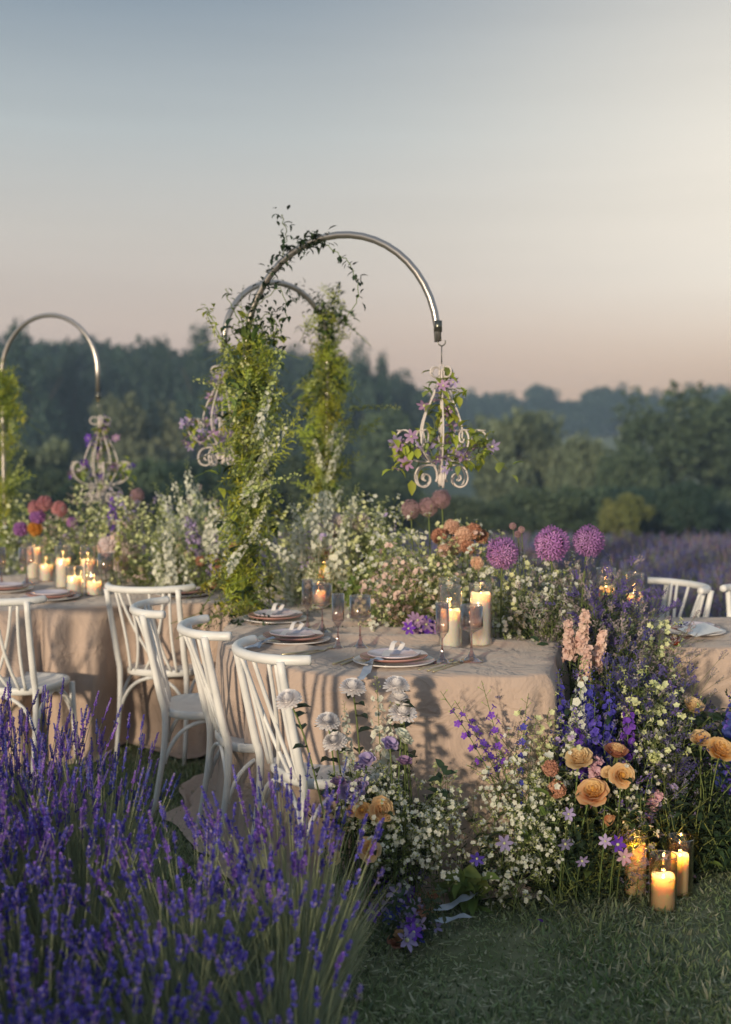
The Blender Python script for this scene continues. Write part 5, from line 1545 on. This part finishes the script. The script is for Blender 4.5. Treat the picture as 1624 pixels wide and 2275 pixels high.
vine([crook_point(c1, .12), at_y(622, 640, 5.5), at_y(635, 700, 5.5)], 'short dark tendril hanging below the arch shoulder', 26, .04)
vine([at_y(552, 740, 5.6), at_y(520, 690, 5.6), at_y(500, 640, 5.6)], 'leafy shoot leaning out beside the tallest arch', 26, .03, m='leaf')
vine([at_y(520, 800, 5.6), at_y(480, 730, 5.6), at_y(462, 680, 5.6)], 'pale leafy shoot leaning furthest from the tallest arch', 24, .03, m='fern')
vine([crook_point(c2, s) for s in (0, .1, .2, .3, .4)], 'dark vine winding round the arch behind', 110, .05)
vine([crook_point(c2, .05), at_y(700, 690, 6.9), at_y(668, 760, 6.9)], 'dark tendril hanging under the arch behind', 26, .04)
vine([crook_point(c2, .0), at_y(750, 650, 6.9), at_y(735, 640, 6.9)], 'dark tendril standing off the arch behind', 26, .05)
# clematis twined through the chandeliers
def clem(h, wire, s, n, label, cols, spread=.21):
    c = h + Vector((0, 0, -wire - .40 * s))
    for j in range(3):
        a0 = j * 2.1
        pts = [h + Vector((0, 0, -wire - .06))] + [h + Vector((.05 * math.cos(a0 + t), .05 * math.sin(a0 + t), -wire - .1 - .1 * t)) for t in (.4, 1.2, 2.0)] + [c + Vector((spread * .85 * math.cos(a0 + 1.2 + t), spread * .85 * math.sin(a0 + 1.2 + t), .05 * math.sin(3 * t) + .02)) for t in (0, .6, 1.2, 1.8, 2.4)] + [c + Vector((spread * 1.35 * math.cos(a0 + 4), spread * 1.35 * math.sin(a0 + 4), -.05))]
        vine(pts, label[j], n, .05, .05, .030, 'feather' if j % 2 else 'fern', [CL[k] for k in cols], 13)
clem(h1, .085, 1, 85, ['purple clematis vine twined down the flowered chandelier', 'purple clematis vine round the near arms of the flowered chandelier', 'purple clematis vine trailing off the arms of the flowered chandelier'], ('mauve', 'lilac', 'mauve'))
clem(h2, .05, 1, 40, ['clematis vine on the half hidden chandelier', 'clematis vine round the arms of the half hidden chandelier', 'clematis vine trailing from the half hidden chandelier'], ('mauve', 'lilac'))
clem(h3, .05, 1.1, 36, ['clematis vine on the chandelier hung low over the far table', 'clematis vine round the arms of the chandelier over the far table', 'clematis vine trailing from the chandelier over the far table'], ('mauve', 'violet'))

# ------------------------------------------------------------------ the cascade from the table end down to the grass
C1 = 'in the cascade at the end of the curved table'
def gnd(p, dx=0, dy=.15): return Vector((p.x + dx, p.y + dy, 0))
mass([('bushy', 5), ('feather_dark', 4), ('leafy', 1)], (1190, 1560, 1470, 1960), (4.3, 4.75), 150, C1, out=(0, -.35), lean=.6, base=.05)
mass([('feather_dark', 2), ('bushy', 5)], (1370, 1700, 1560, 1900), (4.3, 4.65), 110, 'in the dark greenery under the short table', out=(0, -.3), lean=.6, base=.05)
mass([('mist_dark', 6), ('mist', 1)], (1330, 1520, 1480, 1680), (4.25, 4.55), 42, C1, out=(0, -.3), base=.1)
mass([('mist', 4), ('cream_fine', 1)], (1290, 1500, 1390, 1520), (4.55, 4.85), 34, C1, out=(0, -.3), base=.1)
mass([('cream_fine', 3), ('white_fine', 1)], (1160, 1230, 1560, 1780), (4.05, 4.3), 16, C1, out=(0, -.2), base=.1)
mass([('cream_fine', 3), ('white_fine', 1)], (1410, 1500, 1520, 1660), (4.2, 4.4), 9, C1, out=(0, -.2), base=.1)
mass([('mist_blue', 3)], (1380, 1620, 1660, 1850), (4.3, 4.6), 22, 'in the dark greenery under the short table', out=(0, -.4), base=.1, lean=.6, s=(.8, 1))
mass([('mist_blue', 2), ('mist', 2)], (1090, 1200, 1540, 1720), (4.0, 4.25), 8, C1, out=(-.1, -.3), base=.1, s=(.7, .9))
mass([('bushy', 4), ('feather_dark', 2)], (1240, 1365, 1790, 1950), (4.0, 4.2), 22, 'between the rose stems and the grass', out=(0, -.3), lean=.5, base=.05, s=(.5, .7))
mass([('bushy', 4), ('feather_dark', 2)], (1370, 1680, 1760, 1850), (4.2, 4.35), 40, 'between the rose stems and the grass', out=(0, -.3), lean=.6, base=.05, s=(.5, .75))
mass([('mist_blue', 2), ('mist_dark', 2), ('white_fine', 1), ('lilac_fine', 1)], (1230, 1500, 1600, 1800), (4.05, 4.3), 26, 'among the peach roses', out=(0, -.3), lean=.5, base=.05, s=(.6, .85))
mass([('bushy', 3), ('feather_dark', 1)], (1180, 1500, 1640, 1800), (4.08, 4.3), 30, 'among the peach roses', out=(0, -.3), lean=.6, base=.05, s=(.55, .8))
C2 = 'in the white flower cloud at the foot of the cloth'
mass([('white_cloud', 1)], (1055, 1260, 1715, 1930), (3.85, 4.2), 40, C2, out=(-.1, -.35), lean=.6, base=.06, s=(.7, 1))
mass([('white_cloud', 1)], (860, 1010, 1760, 1880), (3.75, 4.0), 26, C2, out=(.2, -.3), lean=.6, base=.06, s=(.7, 1))
mass([('white_cloud', 1)], (770, 910, 1690, 1790), (3.8, 3.98), 20, 'below the white chrysanthemums', out=(0, -.3), lean=.5, base=.06, s=(.7, .95))
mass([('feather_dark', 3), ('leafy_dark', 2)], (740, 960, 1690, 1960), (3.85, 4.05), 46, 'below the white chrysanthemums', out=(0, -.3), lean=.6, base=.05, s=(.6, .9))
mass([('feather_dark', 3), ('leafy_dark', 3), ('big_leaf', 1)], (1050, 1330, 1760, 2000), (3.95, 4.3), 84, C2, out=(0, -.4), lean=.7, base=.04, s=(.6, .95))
mass([('feather', 3), ('feather_dark', 2)], (1190, 1390, 1850, 2000), (3.95, 4.15), 38, 'feathering over the grass beside the amber candles', out=(.2, -.5), lean=.7, base=.03, s=(.5, .8))
mass([('big_leaf', 1)], (970, 1110, 1930, 1985), (3.88, 4.0), 6, 'lying at the hem of the cloth', out=(-.3, -.8), lean=.5, base=.03, s=(.7, .9))
for u, v, Y, d, k, lab, s in [
    (1010, 1540, 4.02, (-.45, -.2, 1), 'violet_larkspur', 'violet larkspur leaning out before the cloth, tallest of two', 1.0),
    (1060, 1570, 4.02, (-.35, -.2, 1), 'violet_larkspur', 'violet larkspur with the brightest blooms before the cloth', 1.0),
    (1090, 1535, 4.05, (-.2, -.1, 1), 'violet_larkspur', 'violet larkspur standing beside the cloth corner fold', 1.05),
    (1130, 1570, 4.08, (-.15, -.2, 1), 'blue_larkspur', 'blue larkspur between the cloth corner and the cream sprays', 1.0),
    (1135, 1720, 4.0, (-.2, -.4, 1), 'blue_larkspur', 'low blue larkspur over the white flower cloud', .8),
    (960, 1730, 3.95, (-.6, -.2, .7), 'cream_fine', 'lone cream spray leaning left before the shaded cloth', .7),
    (1290, 1460, 4.15, (.06, -.1, 1), 'white_spike', 'tall cream white delphinium rising in front of the blush stock', 1.0),
    (1262, 1560, 4.15, (-.06, -.1, 1), 'white_spike', 'shorter cream white delphinium beside the tall one', .85),
    (1190, 1600, 4.12, (-.03, -.1, 1), 'white_spike', 'white delphinium next to the cloth corner', .9),
    (1245, 1495, 4.22, (-.05, -.1, 1), 'blue_spike', 'deep blue delphinium standing in the gap behind the white one', .9),
    (1322, 1482, 4.18, (.05, -.1, 1), 'blue_spike', 'deep blue delphinium fullest, beside the tall white one', 1.05),
    (1275, 1520, 4.2, (0, -.1, 1), 'blue_spike', 'deep blue delphinium squeezed between white and fullest blue ones', .9),
    (1372, 1500, 4.2, (.08, -.1, 1), 'blue_spike', 'deep blue delphinium amid the dark violet statice', .95),
    (1405, 1560, 4.18, (.05, -.15, 1), 'violet_spike', 'violet delphinium amid the dark violet statice', .9),
    (1340, 1545, 4.14, (.05, -.2, 1), 'blue_spike', 'deep blue delphinium just above the peach roses', .95),
    (1305, 1580, 4.12, (.0, -.2, 1), 'violet_spike', 'violet delphinium low between rose and white spike', .95),
    (1615, 1525, 4.4, (.03, -.1, 1), 'blue_spike', 'deep blue delphinium before the short table cloth', 1.0),
    (1640, 1540, 4.4, (.05, -.1, 1), 'blue_spike', 'deep blue delphinium cut by the photo edge', 1.0),
    (1262, 1385, 4.5, (-.1, -.3, 1), 'stock', 'ruffled blush stock topmost at the table corner', .78),
    (1290, 1362, 4.5, (.0, -.3, 1), 'stock', 'ruffled blush stock behind the topmost one', .78),
    (1340, 1405, 4.5, (.15, -.3, 1), 'stock', 'ruffled blush stock standing apart from its pair', .78),
    (1305, 1440, 4.42, (.05, -.4, 1), 'stock', 'ruffled blush stock lowest at the table corner', .72),
    (1310, 1690, 4.05, (0, -.3, 1), 'pink_stock', 'mauve pink stock among the peach roses', .9),
    (1445, 1785, 4.2, (.1, -.6, 1), 'pink_stock', 'pink stock low beside the dark greenery', .8),
    (1460, 1755, 4.2, (.3, -.5, 1), 'pink_stock', 'pale pink stock next to the low pink one', .7),
    (843, 1497, 4.0, (-.02, -.1, 1), 'white_spike', 'cream white delphinium tallest among the white chrysanthemums', 1.0),
    (868, 1550, 4.0, (.05, -.1, 1), 'white_spike', 'white delphinium beside the tallest one by the cloth', .9),
    (762, 1560, 3.95, (-.1, -.1, 1), 'white_spike', 'short white delphinium between two chrysanthemums', .6),
    (1445, 1840, 4.1, (1, -.2, .3), 'fern', 'yellow seeded sprig pointing at the amber candles', .6)]:
    sprig(k, at_y(u, v, Y), d, '', s, label=lab)
def gpt(u, v, Y, dx=0, dy=.12, z=0.0): p = at_y(u, v, Y); return p, Vector((p.x + dx, p.y + dy, z))
for u, v, dia, Y, inn, outr, f, op, lab in [
    (1540, 1568, 60, 4.25, 'palepeach', 'palepeach', (.15, -.55, .8), .75, 'pale peach rose topmost before the short table cloth'),
    (1556, 1641, 58, 4.25, 'peach', 'palepeach', (-.1, -.6, .8), .8, 'peach rose veiled by tiny lilac flowers'),
    (1603, 1664, 74, 4.2, 'gold', 'gold', (.2, -.6, .75), 1.1, 'wide open golden rose with drooping petals at the photo edge'),
    (1287, 1682, 72, 4.02, 'palepeach', 'palepeach', (-.2, -.5, .9), 1.0, 'pale yellow rose under the white delphinium'),
    (1370, 1668, 64, 4.1, 'peach', 'duskrose', (.1, -.35, 1), .8, 'peach rose with dusky red underside'),
    (1382, 1722, 66, 4.0, 'gold', 'peach', (.1, -.95, .4), .95, 'golden rose facing us squarely with swirled heart'),
    (1350, 1716, 42, 4.04, 'palepeach', 'palepeach', (-.5, -.6, .5), .6, 'small cream rose tucked behind the swirled golden one'),
    (1318, 1758, 80, 4.0, 'gold', 'coral', (-.2, -.6, .8), 1.1, 'large orange edged rose under the swirled golden one'),
    (1352, 1820, 44, 4.0, 'coral', 'coral', (.5, -.5, -.35), .5, 'coral rose bud nodding over the amber candles'),
    (848, 1798, 66, 3.78, 'peach', 'peach', (.15, -.9, .45), 1.0, 'peach rose facing us below the lilac lisianthus'),
    (805, 1799, 50, 3.8, 'gold', 'gold', (.0, -.9, .4), .8, 'narrow golden rose beside the peach one'),
    (782, 1802, 36, 3.82, 'coral', 'pink', (-.3, -.8, .4), .7, 'small pink coral rose behind the golden one'),
    (820, 1885, 62, 3.72, 'gold', 'palepeach', (-.1, -.9, .4), 1.0, 'peach rose lowest, above the blue petals'),
    (742, 1905, 44, 3.7, 'palepeach', 'palepeach', (-.3, -.7, .6), .9, 'pale yellow rose blurred behind the lavender'),
]:
    p, q = gpt(u, v, Y, R.uniform(-.05, .05), .1); rose(p, q, dia / F * Y * 1.0, inn, outr, lab, f, op)
p = at_y(887, 2082, 3.62); rose(Vector((p.x, p.y, .04)), Vector((p.x + .04, p.y + .12, .01)), .085, 'peach', 'duskrose', 'wilted peach rose lying on the grass', (-.3, -.3, 1), 1.15)
for u, v, f, s, lab in [(642, 1557, (-.25, -.45, 1), .95, 'white chrysanthemum in front of the chair spindles, alone on a long stem'), (728, 1606, (.0, -.35, 1), .95, 'white chrysanthemum over the chair post, lower one'), (783, 1531, (.05, -.25, 1), 1.0, 'white chrysanthemum standing beside the cream delphinium'), (880, 1526, (.1, -.25, 1), 1.0, 'white chrysanthemum highest against the lit cloth'), (886, 1556, (.15, .1, 1), .9, 'shaded white chrysanthemum under the highest one'), (894, 1587, (.1, -.35, 1), 1.08, 'largest white chrysanthemum with one drooping petal'), (745, 1650, (-.2, -.4, .9), .95, 'white chrysanthemum low and hidden by its dark leaves')]:
    p, q = gpt(u, v, 3.93 if u > 700 else 3.7, .05 if u > 700 else .16, .02)
    head('chrysanthemum', R.choice(MUM), p, q, lab, 'chrysanthemum', f, s, leaves=6, rad=.003, leafL=.055, leafW=.04)
LIS = [(815, 1688, 'lilac', 1.0, 'lilac lisianthus cup above the white flowers'), (795, 1706, 'lilac', .9, 'lilac lisianthus half open beside the lilac cup'), (866, 1653, 'lilac', 1.0, 'lilac lisianthus bud under the white buds'), (892, 1631, 'white', .9, 'white lisianthus bud just below the largest chrysanthemum'), (902, 1646, 'white', .85, 'white lisianthus bud lower of the two'), (899, 1692, 'mauve', .9, 'mauve pink lisianthus against the shaded cloth'), (752, 1738, 'mauve', .9, 'mauve lisianthus rosette nearest the chair'), (780, 1762, 'lilac', 1.5, 'largest lilac lisianthus facing us'), (799, 1745, 'lilac', 1.0, 'lilac lisianthus behind the largest one')]
for u, v, c, s, lab in LIS:
    p, q = gpt(u, v, 3.82, R.uniform(-.03, .03), .06); head('lisianthus', CUP[c], p, q, lab, 'lisianthus', (R.uniform(-.2, .3), -.55 if s > .95 else -.2, .8), s, leaves=1)
for u, v, s, lab in [(1237, 1752, 1.0, 'rust scabious globe beside the white flower cloud'), (1223, 1706, .9, 'rust scabious globe with pale buds above the other')]:
    p, q = gpt(u, v, 3.98); head('scabious', SC, p, q, lab, 'scabious', (0, -.8, .6), s, leaves=3)
p, q = gpt(1455, 1680, 4.15); head('seed_head', globe_mesh('cream', 50, .009, False, .022, 'calyx'), p, q, 'round cream flower head among dark greenery', 'flower', (0, -.8, .5), 1)
for u, v, Y, c, f, s, lab in [(1120, 1872, 3.88, 'mistblue', (0, -.9, .2), 1.1, 'pale blue clematis star in the white flower cloud'), (1060, 1905, 3.85, 'blue', (-.2, -.9, -.2), 1.0, 'blue clematis nodding low at the cloth hem'), (1255, 1872, 3.92, 'mistblue', (.1, -.8, -.3), 1.0, 'blue clematis bell beside the feathery greens'), (1292, 1910, 3.88, 'mistblue', (.2, -.8, -.3), .9, 'small blue clematis over the feathery greens'), (1345, 1868, 3.9, 'lilac', (-.3, -.8, .3), .9, 'lilac clematis beside the violet bell flower'), (1370, 1876, 3.9, 'violet', (.4, -.7, .4), 1.2, 'violet bell flower touching the amber glass'), (1385, 1902, 3.88, 'pink', (.2, -.9, .1), 1.1, 'pale pink bloom against the amber glass'), (1262, 1808, 3.92, 'lilac', (.2, -.8, .3), .9, 'lilac clematis below the rust scabious')]:
    p, q = gpt(u, v, Y, 0, .1, .02); head('clematis', CL[c], p, q, lab, 'clematis', f, s * .8)
# fallen petals and the small wreath at the hem
WR = 'blue and violet blooms of the small wreath on the grass'
for i in range(44):
    u, v = R.gauss(890, 26), R.uniform(1915, 2090)
    u = u + (v - 1990) * .2
    p = on_z(u, v, R.uniform(.02, .10))
    c = R.choice(['blue', 'blue', 'mistblue', 'violet', 'lilac', 'mistblue'])
    head('delphinium_bloom', CL[c], p, Vector((p.x, p.y + .06, 0)), {'blue': 'blue', 'mistblue': 'pale blue', 'violet': 'violet', 'lilac': 'lilac'}[c] + ' bloom in the small wreath on the grass by the hem', 'flower', (R.uniform(-.6, .6), -.6, R.uniform(.2, 1)), R.uniform(.8, 1.2), group=c.replace('mistblue', 'pale blue') + ' ' + WR)
for i in range(10):
    p = on_z(R.uniform(920, 960), R.uniform(1985, 2060), .04)
    head('carnation', DR, p, Vector((p.x, p.y + .06, 0)), 'wine red carnation in the small wreath on the grass', 'carnation', (R.uniform(-.5, .5), -.5, .7), .55, group='wine red carnations of the small wreath')
mass([('leafy_dark', 2), ('feather_dark', 1)], (840, 990, 1960, 2080), (3.5, 3.75), 16, 'under the small wreath on the grass', out=(0, -.4), lean=.8, base=.02, s=(.4, .6))
ribbon(catmull([on_z(960, 2022, .06), on_z(985, 2016, .07), on_z(1012, 2004, .05), on_z(1038, 1990, .06), on_z(1056, 1980, .04)], 3), .036, 'ribbon', 'pale blue silk ribbon end nearer the hem on the grass')
ribbon(catmull([on_z(945, 2044, .05), on_z(980, 2044, .04), on_z(1010, 2038, .045), on_z(1040, 2032, .03)], 3), .034, 'ribbon', 'pale blue silk ribbon end lying further out on the grass')
for u, v, c, lab in [(1228, 2010, 'white', 'single fallen white petal on the open grass'), (1205, 2048, 'violet', 'tiny violet petal fallen on the grass'), (1105, 2000, 'white', 'fallen white bell by the dark leaves'), (1545, 1950, 'mistblue', 'pale petal on the grass behind the amber candles')]:
    b = MB(); b.petal(Matrix.Rotation(.4, 4, 'X'), .04 if c == 'white' else .022, .035 if c == 'white' else .02, .4, .3, 0, 4); o = b.build('fallen_petal', M[c]); o.location = on_z(u, v, .022); o.rotation_euler = (0, .2, R.uniform(0, 6)); tag(o, lab, 'petal')
for i in range(5):
    sprig('mist_blue', at_y(1405 + i * 14, 1850 + i * 22 + R.uniform(-10, 30), 3.98), (R.uniform(.2, 1), -.3, .3), 'seeded sprig drooping across the amber glass', .5)
